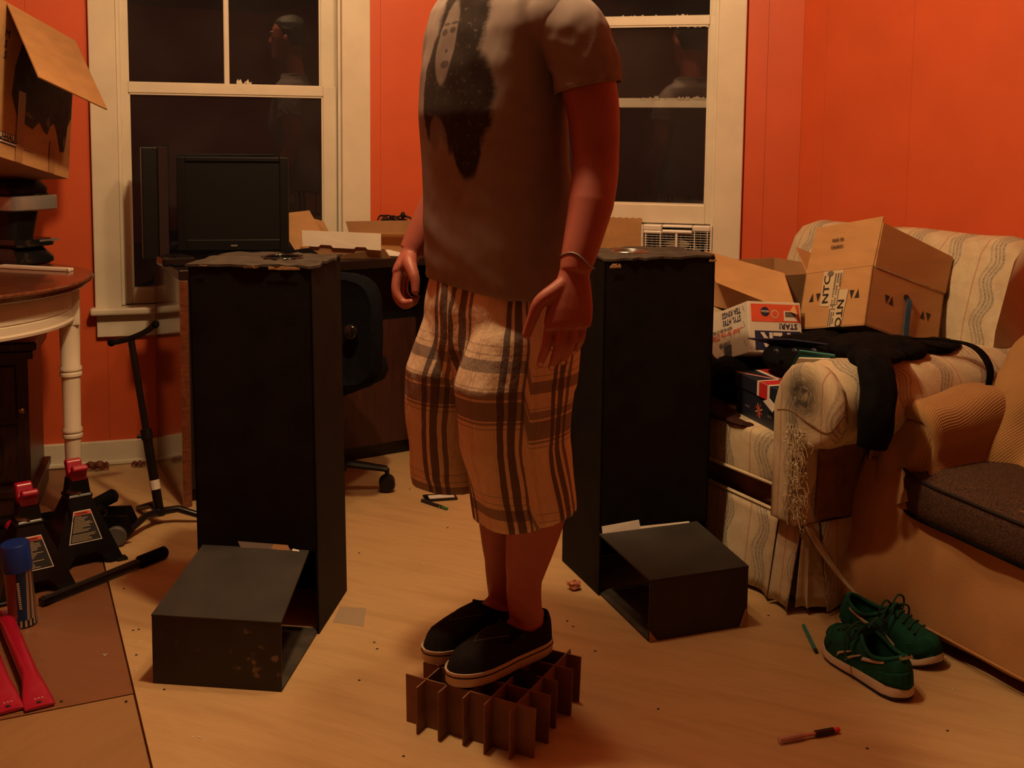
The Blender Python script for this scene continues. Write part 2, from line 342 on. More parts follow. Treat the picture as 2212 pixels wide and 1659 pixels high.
def lettering(body, size, parent, m, o, ex, ey, name='lettering', bold=0.0, align='LEFT', sx=1.0, shear=0.0):
    cu = bpy.data.curves.new('t', 'FONT'); cu.body = body; cu.size = size; cu.align_x = align; cu.offset = bold; cu.shear = shear; cu.resolution_u = 3
    t = bpy.data.objects.new('t', cu); COL.objects.link(t); dg = bpy.context.evaluated_depsgraph_get()
    me = bpy.data.meshes.new_from_object(t.evaluated_get(dg)); bpy.data.objects.remove(t)
    o, ex, ey = V(o), V(ex).normalized(), V(ey).normalized(); n = ex.cross(ey)
    vs = [o + ex * (p.co.x * sx) + ey * p.co.y + n * 0.0006 for p in me.vertices]; fs = [tuple(p.vertices) for p in me.polygons]
    bpy.data.meshes.remove(me)
    return mesh_obj(name, vs, fs, m, parent, fix=False)
def nz3(p, s): return noise.noise(V(p) * s)
def voxel(mb, size, smooth_it=3, fac=0.5):
    me = bpy.data.meshes.new('tmp'); me.from_pydata(mb.v, [], mb.f)
    bm = bmesh.new(); bm.from_mesh(me); bmesh.ops.triangulate(bm, faces=[f for f in bm.faces if len(f.verts) > 4]); bmesh.ops.recalc_face_normals(bm, faces=bm.faces); bm.to_mesh(me); bm.free()
    o = bpy.data.objects.new('tmp', me); COL.objects.link(o)
    md = o.modifiers.new('r', 'REMESH'); md.mode = 'VOXEL'; md.voxel_size = size; md.adaptivity = 0
    if smooth_it:
        ms = o.modifiers.new('s', 'SMOOTH'); ms.factor = fac; ms.iterations = smooth_it
    dg = bpy.context.evaluated_depsgraph_get(); m2 = bpy.data.meshes.new_from_object(o.evaluated_get(dg))
    vs = [p.co.copy() for p in m2.vertices]; fs = [tuple(p.vertices) for p in m2.polygons]; ns = [p.normal.copy() for p in m2.vertices]
    bpy.data.objects.remove(o); bpy.data.meshes.remove(m2); return vs, fs, ns
def ell(c, a, b, n=20, e=1.0):
    c, a, b = V(c), V(a), V(b); out = []
    for j in range(n):
        t = 2 * math.pi * j / n; ct, st = math.cos(t), math.sin(t)
        out.append(c + a * math.copysign(abs(ct) ** e, ct) + b * math.copysign(abs(st) ** e, st))
    return out
def limb(mb, pts, rad, n=16, m=0):
    mb.tube(pts, rad, n, m)
def smoothpath(pts, k=6):
    pts = [V(p) for p in pts]; out = []
    for i in range(len(pts) - 1):
        p0, p1, p2, p3 = pts[max(i - 1, 0)], pts[i], pts[i + 1], pts[min(i + 2, len(pts) - 1)]
        for j in range(k):
            t = j / k
            out.append(0.5 * ((2 * p1) + (p2 - p0) * t + (2 * p0 - 5 * p1 + 4 * p2 - p3) * t * t + (3 * p1 - p0 - 3 * p2 + p3) * t ** 3))
    out.append(pts[-1]); return out

# ---------------------------------------------------------------- the room
A0, DA, NA = V((-1.56, 3.84, 0)), V((0.9563, 0.2924, 0)), V((0.2924, -0.9563, 0))
B0, DB, NB = V((0.8655, 4.03, 0)), V((0.968, -0.2504, 0)), V((-0.2504, -0.968, 0))
Z = V((0, 0, 1))
def WA(c, off, z): return A0 + DA * c + NA * off + Z * z
def WB(c, off, z): return B0 + DB * c + NB * off + Z * z
CB = B0 + DB * 0.194                                   # corner with the right wall
DC, NC = V((0.438, -0.899, 0)), V((-0.899, -0.438, 0))
def WC(c, off, z): return CB + DC * c + NC * off + Z * z
CEIL = 2.62
def wbox(mb, W, c0, c1, o0, o1, z0, z1, m=0):
    o = W(c0, o0, z0); return mb.obox(o, W(c1, o0, z0) - o, W(c0, o1, z0) - o, W(c0, o0, z1) - o, m)
BACK = -4.2
room = [WA(-0.95, 0, 0), WA(1.514, 0, 0), CB, WC(2.9, 0, 0), V((2.32, BACK, 0)), V((-2.468, BACK, 0))]
def clip(poly, rp):
    out = list(poly); n = len(rp)
    for i in range(n):
        a, b = rp[i], rp[(i + 1) % n]; e = b - a; nn = V((e.y, -e.x, 0)); cur = []
        for k in range(len(out)):
            p, q = out[k], out[(k + 1) % len(out)]; dp, dq = (p - a).dot(nn), (q - a).dot(nn)
            if dp >= 0: cur.append(p)
            if dp * dq < 0: cur.append(p + (q - p) * (dp / (dp - dq)))
        out = cur
    return out
sub = MB(); sub.slab([p - Z * 0.06 for p in room], Z * 0.048)
floor = struct(sub.build('floor', 'hardboard', org=(0, 0, -0.06)))
g1, g2, Q = V((0.4256, -0.905, 0)), V((0.905, 0.4256, 0)), V((-0.806, 2.231, 0))
for mname, (a0, a1), (b0, b1), top in (('ply', (-4, 5), (0.002, 5), 0.0), ('hardboard', (-4, -0.0015), (-4, -0.002), -0.001), ('ply2', (0.0015, 5), (-4, -0.003), -0.002)):
    a1 = min(a1, 2.2 if mname != 'hardboard' else a1)
    poly = clip([Q + g1 * a + g2 * b for a, b in ((a0, b0), (a0, b1), (a1, b1), (a1, b0))], room)
    mb = MB(); mb.slab([p + Z * (-0.0119) for p in poly], Z * (top + 0.0119))
    mb.build('plywood_sheet', mname, floor)
mb = MB()
for x, y in [(-0.434, 3.033), (-0.319, 2.477), (-0.308, 2.444), (-0.329, 2.295), (-0.9, 2.532), (-0.861, 2.402), (-0.746, 2.246), (-1.021, 2.769), (-0.912, 2.527), (0.148, 2.602), (0.161, 2.572), (0.206, 2.444), (0.904, 2.113), (0.717, 2.045), (0.32, 2.186), (-0.201, 2.001), (-0.289, 3.636), (-0.948, 2.193), (-0.811, 2.196), (0.662, 2.646), (-0.342, 3.61), (-0.19, 3.246)]:
    mb.ball((x, y, 0.0007), (0.0035, 0.0028, 0.0012), 6, 4)
mb.build('floor_fleck', 'ink', floor)['kind'] = 'stuff'
mb = MB()
for x, y in [(-0.83, 2.33), (-0.93, 2.40), (-0.52, 3.0), (-0.25, 2.96), (0.98, 2.28), (-0.62, 2.06), (-0.88, 2.47)]:
    for k in range(3): mb.box((x + random.uniform(-.012, .012), y + random.uniform(-.005, .005), 0.0008), (0.006, 0.002, 0.0012), 0, random.uniform(0, 3))
mb.build('plaster_crumb', 'white_ink', floor)['kind'] = 'stuff'

ce = MB(); ce.slab([p + Z * CEIL for p in room], Z * 0.05); struct(ce.build('ceiling', 'ceiling'))

def wall(name, W, c0, c1, opening=None, seams=()):
    mb = MB(); t0, t1 = -0.012, -0.13
    if opening:
        a, b, z0, z1 = opening
        wbox(mb, W, c0, a, t0, t1, 0, CEIL); wbox(mb, W, b, c1, t0, t1, 0, CEIL); wbox(mb, W, a, b, t0, t1, 0, z0); wbox(mb, W, a, b, t0, t1, z1, CEIL)
    else: wbox(mb, W, c0, c1, t0, t1, 0, CEIL)
    wl = struct(mb.build(name, 'orange'))
    cuts = sorted([c0] + list(seams) + [c1])
    for x0, x1 in zip(cuts, cuts[1:]):
        x0 += 0.0004; x1 -= 0.0004
        spans = [(x0, x1, 0.0, CEIL)]
        if opening:
            a, b, z0, z1 = opening
            if x1 > a and x0 < b:
                spans = []
                if x0 < a: spans.append((x0, a, 0, CEIL))
                if x1 > b: spans.append((b, x1, 0, CEIL))
                spans += [(max(x0, a), min(x1, b), 0, z0), (max(x0, a), min(x1, b), z1, CEIL)]
        pm = MB()
        for s in spans: wbox(pm, W, s[0], s[1], -0.012, 0, s[2], s[3])
        pm.build('wall_panel', 'orange', wl)
    return wl
wall('wall_back_left', WA, -0.95, 1.514, (0.145, 0.955, 0.56, 2.16), (-0.55, -0.14, 0.10, 1.10))
wall('wall_back_right', WB, -1.01, 0.194, (-0.865, -0.11, 0.56, 2.16), (-0.93, 0.068))
wall('wall_right', WC, 0.0, 2.9, None, (0.12, 0.52, 1.33, 2.14))
def WD(c, off, z): return room[0] + V((0, -1, 0)) * c + V((1, 0, 0)) * off + Z * z
wall('wall_left', WD, 0.0, room[0].y - BACK)
def WE(c, off, z): return V((2.32, room[3].y, 0)) + V((0, -1, 0)) * c + V((-1, 0, 0)) * off + Z * z
wall('wall_right_near', WE, 0.0, room[3].y - BACK)
def WF(c, off, z): return V((-2.468, BACK, 0)) + V((1, 0, 0)) * c + V((0, 1, 0)) * off + Z * z
wall('wall_front', WF, 0.0, 4.788)
d = bpy.data.objects.new('door_1', None); COL.objects.link(d); d.location = WF(1.2, 0, 0); ORG['door_1'] = WF(1.2, 0, 0); struct(d)
mb = MB(); wbox(mb, WF, 1.2, 1.98, 0.001, 0.03, 0.01, 2.02); mb.build('door_leaf', 'white_trim', d, bevel=0.003)
mb = MB()
for a, b, z0, z1 in ((1.1, 1.2, 0, 2.13), (1.98, 2.08, 0, 2.13), (1.2, 1.98, 2.02, 2.13)): wbox(mb, WF, a, b, 0.001, 0.022, z0, z1)
mb.build('door_casing', 'white_trim', d, bevel=0.003)

def baseboard(name, W, c0, c1, h=0.088):
    mb = MB(); wbox(mb, W, c0, c1, 0.0, 0.016, 0.001, h); mb.build(name, 'white_trim', bevel=0.004)['kind'] = 'structure'
    mb = MB(); wbox(mb, W, c0, c1, 0.016, 0.028, 0.001, 0.018); struct(mb.build('trim_%d' % baseboard.k, 'white_trim', bevel=0.005)); baseboard.k += 1
baseboard.k = 1
baseboard('baseboard_back_left', WA, -0.94, 1.49); baseboard('baseboard_back_right', WB, -0.97, 0.17); baseboard('baseboard_right', WC, 0.03, 2.85)

def window(name, W, c0, c1, xi0, xi1, zmeet, lower, upper_top, mid=None, up_rail=None, apron=True):
    """casing outer c0..c1, opening xi0..xi1; lower sash (z0, zglass0, zglass1, z1)"""
    o = bpy.data.objects.new(name, None); COL.objects.link(o); o.location = W((c0 + c1) / 2, 0, 0.56); ORG[name] = o.location.copy(); struct(o)
    m = 'white_trim'; zt = 2.12
    for a, b in ((c0, xi0), (xi1, c1)):
        mb = MB(); wbox(mb, W, a, b, 0.001, 0.024, 0.58, zt); mb.build('window_casing', m, o, bevel=0.004)
    mb = MB(); wbox(mb, W, c0 - 0.01, c1 + 0.01, 0.001, 0.026, zt, zt + 0.12); mb.build('window_casing', m, o, bevel=0.004)
    mb = MB(); wbox(mb, W, c0 - 0.016, c1 + 0.016, 0.0, 0.055, 0.556, 0.582); wbox(mb, W, xi0 - 0.005, xi1 + 0.005, -0.12, 0.0, 0.556, 0.582); mb.build('window_sill', m, o, bevel=0.008)
    mb = MB(); wbox(mb, W, c0 + 0.004, c1 - 0.004, 0.001, 0.020, 0.473, 0.555); mb.build('window_apron', m, o, bevel=0.003)
    mb = MB()
    wbox(mb, W, xi0 - 0.008, xi0, -0.128, 0.001, 0.582, zt); wbox(mb, W, xi1, xi1 + 0.008, -0.128, 0.001, 0.582, zt); wbox(mb, W, xi0, xi1, -0.128, 0.001, zt - 0.01, zt + 0.02)
    for a in (xi0, xi1 - 0.012):
        wbox(mb, W, a, a + 0.012, -0.066, -0.058, 0.584, zt - 0.01); wbox(mb, W, a, a + 0.012, -0.016, -0.002, 0.584, zt - 0.01)
    mb.build('window_jamb', m, o, bevel=0.002)
    z0, zg0, zg1, z1 = lower; gl, gr = lower_g[name]
    s0, s1 = xi0 + 0.002, xi1 - 0.002
    if name == 'window_1': s1 = 0.934
    def sash(off0, off1, a, b, ga, gb, y0, y0g, y1g, y1, nm, mun=None):
        mb = MB()
        wbox(mb, W, a, ga, off0, off1, y0, y1); wbox(mb, W, gb, b, off0, off1, y0, y1)
        wbox(mb, W, ga, gb, off0, off1, y0, y0g); wbox(mb, W, ga, gb, off0, off1, y1g, y1)
        mb.build(nm, m, o, bevel=0.003)
        g = MB(); wbox(g, W, ga - 0.004, gb + 0.004, (off0 + off1) / 2 - 0.0015, (off0 + off1) / 2 + 0.0015, y0g - 0.004, y1g + 0.004); g.build('glass_pane', 'glass', o)
        bd = MB(); of = max(off0, off1)                     # putty bead inside the frame
        for q in ((ga, ga + 0.006, y0g, y1g), (gb - 0.006, gb, y0g, y1g), (ga, gb, y0g, y0g + 0.006), (ga, gb, y1g - 0.006, y1g)):
            wbox(bd, W, q[0], q[1], of - 0.012, of - 0.005, q[2], q[3])
        bd.build('putty_bead', m, o)
        if mun:
            mb = MB(); wbox(mb, W, mun[0], mun[1], off0, off1 + 0.0, y0g, y1g); mb.build('muntin', m, o, bevel=0.004)
    sash(-0.055, -0.020, s0, s1, gl, gr, z0, zg0, zg1, z1, 'lower_sash')
    u0, u0g = up_rail
    sash(-0.100, -0.068, s0, xi1 - 0.002, gl - 0.004, (gr - 0.002) if name == 'window_1' else gr, u0, u0g, upper_top - 0.05, upper_top, 'upper_sash', mid)
    return o
lower_g = {'window_1': (0.190, 0.885), 'window_2': (-0.815, -0.146)}
win1 = window('window_1', WA, 0.063, 1.058, 0.153, 0.950, 1.37, (0.585, 0.640, 1.352, 1.390), 2.108, (0.526, 0.546), (1.345, 1.388))
win2 = window('window_2', WB, -0.955, -0.010, -0.855, -0.112, 1.65, (0.885, 0.957, 1.632, 1.668), 2.108, None, (1.325, 1.356))
# flaking paint on the rails
def flakes(W, parent, c0, c1, z, off, n, h, seed):
    rnd = random.Random(seed); mb = MB()
    for i in range(n):
        c = rnd.uniform(c0, c1); a, b = rnd.uniform(.004, .014), rnd.uniform(.003, h)
        t = rnd.uniform(-.006, .006)
        mb.slab([W(c, off, z), W(c + a, off, z), W(c + a * .7 + t, off + .003, z + b), W(c + t, off + .002, z + b * .6)], NA * 0.001 if W is WA else NB * 0.001)
    mb.build('paint_flake', 'white_trim', parent)['kind'] = 'stuff'
flakes(WA, win1, 0.57, 0.62, 1.388, -0.064, 14, 0.026, 1); flakes(WA, win1, 0.2, 0.88, 1.345, -0.030, 22, 0.008, 2)
flakes(WB, win2, -0.42, -0.16, 1.356, -0.064, 26, 0.016, 3); flakes(WB, win2, -0.5, -0.2, 1.668, -0.03, 8, 0.006, 4); flakes(WB, win2, -0.30, -0.15, 1.622, -0.019, 8, 0.01, 5)

# two-bulb fixture on the ceiling, with pans added to block upward light
CLC = (LAMPS[0] + LAMPS[1]) / 2
cl = thing('ceiling_light', (CLC.x, CLC.y, CEIL), 'unseen ceiling fixture with two bulbs under pans added to block upward light', 'lamp')
mb = MB(); mb.lathe([(.001, -.045), (.05, -.045), (.07, -.02), (.075, -.001), (.001, -.001)], (CLC.x, CLC.y, CEIL), 32); mb.build('canopy', mat('painted_pan', (.25, .22, .18), .6, 0), cl, smooth=40)
for LP_ in LAMPS:
    mb = MB(); mb.tube([V((CLC.x, CLC.y, CEIL - .025)), V((LP_.x, LP_.y, CEIL - .03))], .009, 8); mb.build('arm', 'steel', cl, smooth=60)
    mb = MB(); mb.lathe([(.001, -.030), (.03, -.030), (.13, -.115), (.128, -.117), (.03, -.036), (.001, -.036)], (LP_.x, LP_.y, CEIL), 32); sd_ = mb.build('uplight_blocker', M['silver_plastic'], cl, smooth=40)
    mb = MB(); mb.lathe([(.020, -.037), (.020, -.10), (.014, -.13), (.001, -.13)], (LP_.x, LP_.y, CEIL), 20); mb.build('bulb_holder', 'white_trim', sd_, smooth=40)

# ---------------------------------------------------------------- the two black cardboard towers
M['black_lit'] = mat('lit_black_cardboard', (0.050, 0.040, 0.030), 0.75, 0.45, 22, 0.3, 120)  # same black paint, lamplight on the upward boards put into its colour
def mouth_mat():
    m, nt, bs = newmat('scuffed_black_cardboard')
    f = ramp(nt, noise_(nt, 34, 5), [(0.60, 0), (0.68, 1)]); g = ramp(nt, noise_(nt, 7, 2), [(0.5, 0), (0.58, 1)])
    c = mixc(nt, math_(nt, 'MULTIPLY', math_(nt, 'MULTIPLY', f, g), 0.45), ramp(nt, noise_(nt, 12, 4), [(0.3, (0.010, 0.009, 0.008)), (0.7, (0.022, 0.018, 0.016))]), (0.42, 0.30, 0.20))
    lk(nt, c, bs.inputs['Base Color']); bs.inputs['Roughness'].default_value = 0.6; bump_(nt, bs, noise_(nt, 90, 3), 0.2); return m
M['black_scuff'] = mouth_mat()
def tower(label, O, er, wd, dp, h, mw, fwd, zb, zf, lean, hole, rim, torn, tape, seed):
    rnd = random.Random(seed)
    er = V(er).normalized(); eb = V((-er.y, er.x, 0)); O = V(O)
    def P(a, b, z): return O + er * (a + lean * z / h) + eb * b + Z * z
    t = thing('speaker_tower', O + er * wd / 2 + eb * dp / 2, label, 'speaker tower', 'homemade cardboard speaker towers')
    T = 0.005
    def panel(nm, p, m, parent=t, thick=None, bev=0.0):
        n = (p[1] - p[0]).cross(p[2] - p[0]).normalized(); mb = MB(); mb.slab(p, n * (thick or T)); return mb.build(nm, m, parent, bevel=bev)
    panel('side_panel', [P(0, 0, 0.001), P(0, dp, 0.001), P(0, dp, h), P(0, 0, h)], 'black_board')
    panel('side_panel', [P(wd, 0, 0.001), P(wd, 0, h), P(wd, dp, h), P(wd, dp, 0.001)], 'black_board')
    panel('back_panel', [P(T, dp, 0.001), P(T, dp, h), P(wd - T, dp, h), P(wd - T, dp, 0.001)][::-1], 'black_board')
    front = panel('front_panel', [P(0, 0, zb), P(wd, 0, zb), P(wd, 0, h), P(0, 0, h)][::-1], 'black_board')
    # ragged top board with a round hole
    c = P(hole[0], hole[1], h); n = 48; outer = []; inner = []
    cor = [(-.004, -.006), (wd + .006, -.006), (wd + .006, dp + .004), (-.004, dp + .004)]
    for j in range(n):
        th = 2 * math.pi * j / n; dx, dy = math.cos(th), math.sin(th); k = 1e9
        for s, lim in ((dx, (cor[0][0] - hole[0], cor[1][0] - hole[0])), (dy, (cor[0][1] - hole[1], cor[2][1] - hole[1]))):
            if abs(s) > 1e-6: k = min(k, max(lim[0] / s, lim[1] / s))
        k += rnd.uniform(-.004, .005); sag = rnd.uniform(-.003, .003)
        outer.append(P(hole[0] + dx * k, hole[1] + dy * k, h + 0.004 + sag)); inner.append(P(hole[0] + dx * hole[2], hole[1] + dy * hole[2] * 0.95, h + 0.006 + rnd.uniform(-.002, .002)))
    mb = MB(); mb.loft([inner, outer, [p - Z * 0.006 for p in outer], [p - Z * 0.006 for p in inner]], caps=False, closed=True)
    top = mb.build('top_panel', 'black_lit', t)
    mb = MB(); rm = hole[2]
    mb.lathe([(rm * 1.0, 0.004), (rm * .99, -.002), (rm * .82, -.02), (rm * .45, -.05), (rm * .2, -.045), (.001, -.03)], c, 32); mb.build('speaker_cone', rim, top, smooth=50)
    mb = MB(); mb.tube([c + er * (math.cos(q) * (rm - .002)) + eb * (math.sin(q) * (rm * .95 - .002)) + Z * .006 for q in [2 * math.pi * j / 40 for j in range(40)]], .0042, 8, closed=True); mb.build('speaker_rim', rim, top, smooth=60)
    # torn pale edges
    for a, ln, z, dz in torn:
        mb = MB()
        for k in range(5):
            x0 = a + ln * k / 5; mb.slab([P(x0, -.0075, h + z), P(x0 + ln / 5, -.0075, h + z + rnd.uniform(-.001, .001)), P(x0 + ln / 5, -.0085, h + z + dz * rnd.uniform(.4, 1)), P(x0, -.0085, h + z + dz * rnd.uniform(.4, 1))], er.cross(Z) * 0.002)
        mb.build('torn_edge', 'cardboard_edge', top)
    # the folded mouth at the foot

    F = lambda a, b, z: O + er * a + eb * b + Z * z
    ml, mr = hole[3], hole[3] + mw
    dx0, dx1 = hole[4]
    slant = panel('slanted_panel', [F(ml, -fwd, zf), F(mr, -fwd, zf), F(wd + dx1, -0.006, zb), F(dx0, -0.006, zb)], 'black_lit2')
    panel('mouth_front', [F(ml, -fwd, 0.001), F(mr, -fwd, 0.001), F(mr, -fwd, zf), F(ml, -fwd, zf)][::-1], 'black_scuff' if seed == 11 else 'black_lit2', bev=0.001)
    panel('mouth_floor', [F(ml, -fwd + .006, 0.001), F(mr, -fwd + .006, 0.001), F(wd - .006, 0.02, 0.001), F(.006, 0.02, 0.001)], 'black_lit')
    for p, mm in tape:
        panel('tape_strip', [F(*q) for q in p], mm, slant, 0.001)
    return t, F
M['black_lit2'] = mat('half_lit_black_cardboard', (0.030, 0.026, 0.022), 0.7, 0.3, 10, 0.2, 120)  # dimmer lit copy of the black paint, lamplight mixed into the base colour
tower('tall black cardboard tower on the left, scuffed open mouth at its foot facing the camera', V((-0.457, 2.517, 0)) - V((0.994, -0.110, 0)) * 0.300,
      (0.994, -0.110, 0), 0.300, 0.255, 0.895, 0.292, 0.278, 0.207, 0.153, -0.014, (0.185, 0.14, 0.052, 0.006, (0.012, -0.022)), 'black_gloss',
      [(0.14, 0.035, -.004, .006), (0.20, 0.075, -.006, .008), (0.03, 0.02, -.002, .003)],
      [([(0.11, -.012, 0.211), (0.22, -.010, 0.211), (0.22, -.004, 0.221), (0.10, -.004, 0.224)], 'ink_soft'), ([(0.185, -.010, 0.212), (0.235, -.012, 0.208), (0.225, -.005, 0.221), (0.19, -.005, 0.222)], 'cardboard_dark'), ([(0.238, -.016, 0.206), (0.262, -.022, 0.204), (0.254, -.010, 0.212), (0.238, -.008, 0.214)], 'paper'),
       ([(0.065, -.055, 0.2), (0.135, -.058, 0.2), (0.135, -.054, 0.2008), (0.065, -.051, 0.2008)], 'cardboard')], 11)
tower('tall black cardboard tower on the right beside the sofa, white label above its mouth', V((0.238, 2.756, 0)), (0.94, 0.342, 0), 0.322, 0.25, 0.893, 0.272, 0.282, 0.168, 0.150, 0.002,
      (0.13, 0.13, 0.052, 0.004, (-.004, -0.035)), 'steel', [(0.01, 0.03, -.02, .012), (0.30, 0.02, -.012, .008)],
      [([(0.004, -.010, 0.171), (0.115, -.010, 0.171), (0.112, -.004, 0.196), (0.004, -.004, 0.190)], 'paper'), ([(0.115, -.010, 0.171), (0.262, -.010, 0.171), (0.262, -.006, 0.175), (0.115, -.006, 0.178)], 'white_ink'),
       ([(0.08, -.0045, 0.187), (0.098, -.0045, 0.187), (0.098, -.0035, 0.194), (0.08, -.0035, 0.194)], 'ink_soft'),
       ([(0.006, -.215, 0.158), (0.27, -.215, 0.158), (0.272, -.18, 0.159), (0.006, -.18, 0.159)], 'black_lit')], 12)
# worn cardboard corners of the right mouth
rt_t = [o for o in COL.objects if o.name == 'speaker_tower.001'][0]
er, O = V((0.94, 0.342, 0)).normalized(), V((0.238, 2.756, 0)); eb = V((-er.y, er.x, 0))
for a, dz, wv in ((0.004, 0.03, 0.022), (0.252, 0.05, 0.024)):
    mb = MB(); p0 = O + er * a - eb * 0.2845; mb.slab([p0 + Z * .002, p0 + er * wv + Z * .002, p0 + er * wv * (.3 if a < .1 else 1) + Z * dz * .7, p0 + er * (0 if a < .1 else wv * .7) + Z * dz], -eb * 0.0015); mb.build('worn_corner', 'cardboard_dark', rt_t)

# ---------------------------------------------------------------- corner desk with what stands on it
desk = thing('corner_desk', (-0.7, 3.8, 0), 'dark laminate corner desk with a glossy brown end panel under the left window', 'desk')
FL, FR, BR, BL = V((-1.055, 3.40, 0)), V((-0.24, 3.93, 0)), V((-0.24, 4.19, 0)), V((-1.29, 3.86, 0))
mb = MB(); mb.slab([FL + Z * .742, FR + Z * .742, BR + Z * .742, BL + Z * .742], Z * 0.033); mb.build('desktop', 'desk_dark', desk, bevel=0.004)
dv = (BL - FL).normalized(); dn = V((-dv.y, dv.x, 0))
mb = MB(); mb.slab([FL + V((.004, .004, .001)), BL + V((.004, -.004, .001)), BL - dn * .024 + V((.004, -.004, .001)), FL - dn * .024 + V((.004, .004, .001))], Z * .740); mb.build('end_panel', 'desk_lam', desk, bevel=0.002)
mb = MB(); q = FL - dn * 0.003 - dv * 0.0; mb.slab([FL - dv * .003 + Z * .001, FL - dn * .024 - dv * .003 + Z * .001, FL - dn * .024 + Z * .001 + dv * .004, FL + Z * .001 + dv * .004], Z * .738); mb.build('edge_strip', 'table_wood', desk)
fd = (FR - FL).normalized(); fn = V((-fd.y, fd.x, 0))
mb = MB(); a = FL + fd * .45 + fn * .155; b = FL + fd * 0.93 + fn * .155; mb.slab([a + Z * .06, b + Z * .06, b + fn * .018 + Z * .06, a + fn * .018 + Z * .06], Z * .465); mb.build('back_panel', 'desk_back', desk)
mb = MB(); a = FL + fd * .16 + fn * .175; b = FL + fd * 0.93 + fn * .175; mb.slab([a + Z * .50, b + Z * .50, b + fn * .012 + Z * .50, a + fn * .012 + Z * .50], Z * .241); mb.build('upper_back_panel', 'black_plastic', desk)
mb = MB(); a = FL + fd * .30 + fn * .20; b = FL + fd * 0.93 + fn * .20; mb.slab([a + Z * .001, b + Z * .001, b + fn * .03 + Z * .001, a + fn * .03 + Z * .001], Z * .09); mb.build('plinth', 'desk_dark', desk)
mb = MB(); a = FL + fd * .93 + fn * .04; mb.slab([a + Z * .001, a + fd * .022 + Z * .001, a + fd * .022 + fn * .16 + Z * .001, a + fn * .16 + Z * .001], Z * .740); mb.build('end_panel', 'desk_dark', desk)
# a shallow drawer box left of the chair
mb = MB(); a = FL + fd * .03 + fn * .02; mb.slab([a + Z * .05, a + fd * .14 + Z * .05, a + fd * .14 + fn * .2 + Z * .05, a + fn * .2 + Z * .05], Z * .68); mb.build('drawer_unit', 'desk_dark', desk)
mb = MB(); a = FL + fd * .05 - fn * .004 + fn * .02
for k in range(3): mb = MB(); z0 = .09 + k * .21; mb.slab([a + Z * z0, a + fd * .11 + Z * z0, a + fd * .11 - fn * .012 + Z * z0, a - fn * .012 + Z * z0], Z * .19); dr = mb.build('drawer', 'desk_dark', desk, bevel=.003); mb = MB(); mb.ball(a + fd * .02 - fn * .022 + Z * (z0 + .09), .010, 10, 6); mb.build('knob', 'steel', dr, smooth=60)

DT = 0.7755
mon = thing('monitor', (-0.96, 3.76, DT), 'black computer monitor with a wide bezel standing before the left window', 'monitor')
mb = MB(); mx = V((0.985, 0.17, 0)).normalized(); my = V((-mx.y, mx.x, 0)); mo = V((-1.150, 3.70, 0))
MP = lambda a, b, z: mo + mx * a + my * b + Z * z
z0, z1 = .805, 1.128; wdt = .375
for a, b, c, e in ((0, .028, z0, z1), (wdt - .03, wdt, z0, z1), (.028, wdt - .03, z0, z0 + .038), (.028, wdt - .03, z1 - .016, z1)):
    q = MP(a, 0, c); mb.obox(q, mx * (b - a), my * .03, Z * (e - c))
mb.build('bezel', 'black_plastic', mon, bevel=.003)
mb = MB(); mb.obox(MP(.02, .008, z0 + .02), mx * (wdt - .04), my * .02, Z * (z1 - z0 - .03)); mb.build('screen', mat('lcd_glass', (0.0075, 0.0075, 0.008), 0.5, 0, spec=0.25), mon)
mb = MB(); mb.obox(MP(.04, .03, z0 + .03), mx * (wdt - .08), my * .03, Z * .24); mb.build('back_cover', 'black_plastic', mon, bevel=.01)
mb = MB(); mb.obox(MP(.15, .045, DT + .012), mx * .08, my * .025, Z * .1); mb.lathe([(.11, .0), (.11, .008), (.05, .014), (.001, .014)], MP(.19, .055, DT + .0005), 28); mb.build('stand', 'black_plastic', mon)
mb = MB(); mb.obox(MP(.178, -.0015, z0 + .014), mx * .022, my * .001, Z * .006); mb.build('badge', 'silver_plastic', mon)
sp = thing('computer_speaker', (-1.225, 3.72, DT), 'tall slim black speaker left of the monitor in front of the window glass', 'speaker')
sx, sy = V((0.93, 0.36, 0)).normalized(), V((-.36, .93, 0)).normalized(); so = V((-1.255, 3.660, 0))
mb = MB(); mb.obox(so + Z * DT, sx * .055, sy * .10, Z * .385); mb.build('cabinet', 'black_plastic', sp, bevel=.004)
mb = MB(); mb.obox(so + sx * .052 - sy * .012 + Z * (DT + .0005), sx * .032, sy * .016, Z * .386); mb.build('front_grille', mat('dark_brown_cloth', (.020, .007, .007), .9, .2, 200), sp, bevel=.003)
mb = MB(); mb.box((-1.105, 3.53, DT + .0155), (.105, .085, .03), 0, R_(33)); dv_ = mb.build('desk_phone', 'black_gloss', bevel=.008); tag(dv_, 'small glossy black device lying on the left end of the desk', 'phone')
mb = MB(); mb.box((-1.105, 3.525, DT + .0325), (.07, .04, .004), 0, R_(33)); mb.build('screen', 'black_gloss', dv_)
mb = MB()
for i in range(3):
    for j in range(4): mb.box((-1.135 + i * .02, 3.50 + j * .014, DT + .034), (.012, .008, .004), 0, R_(33))
mb.build('key', 'black_plastic', dv_)['kind'] = 'stuff'

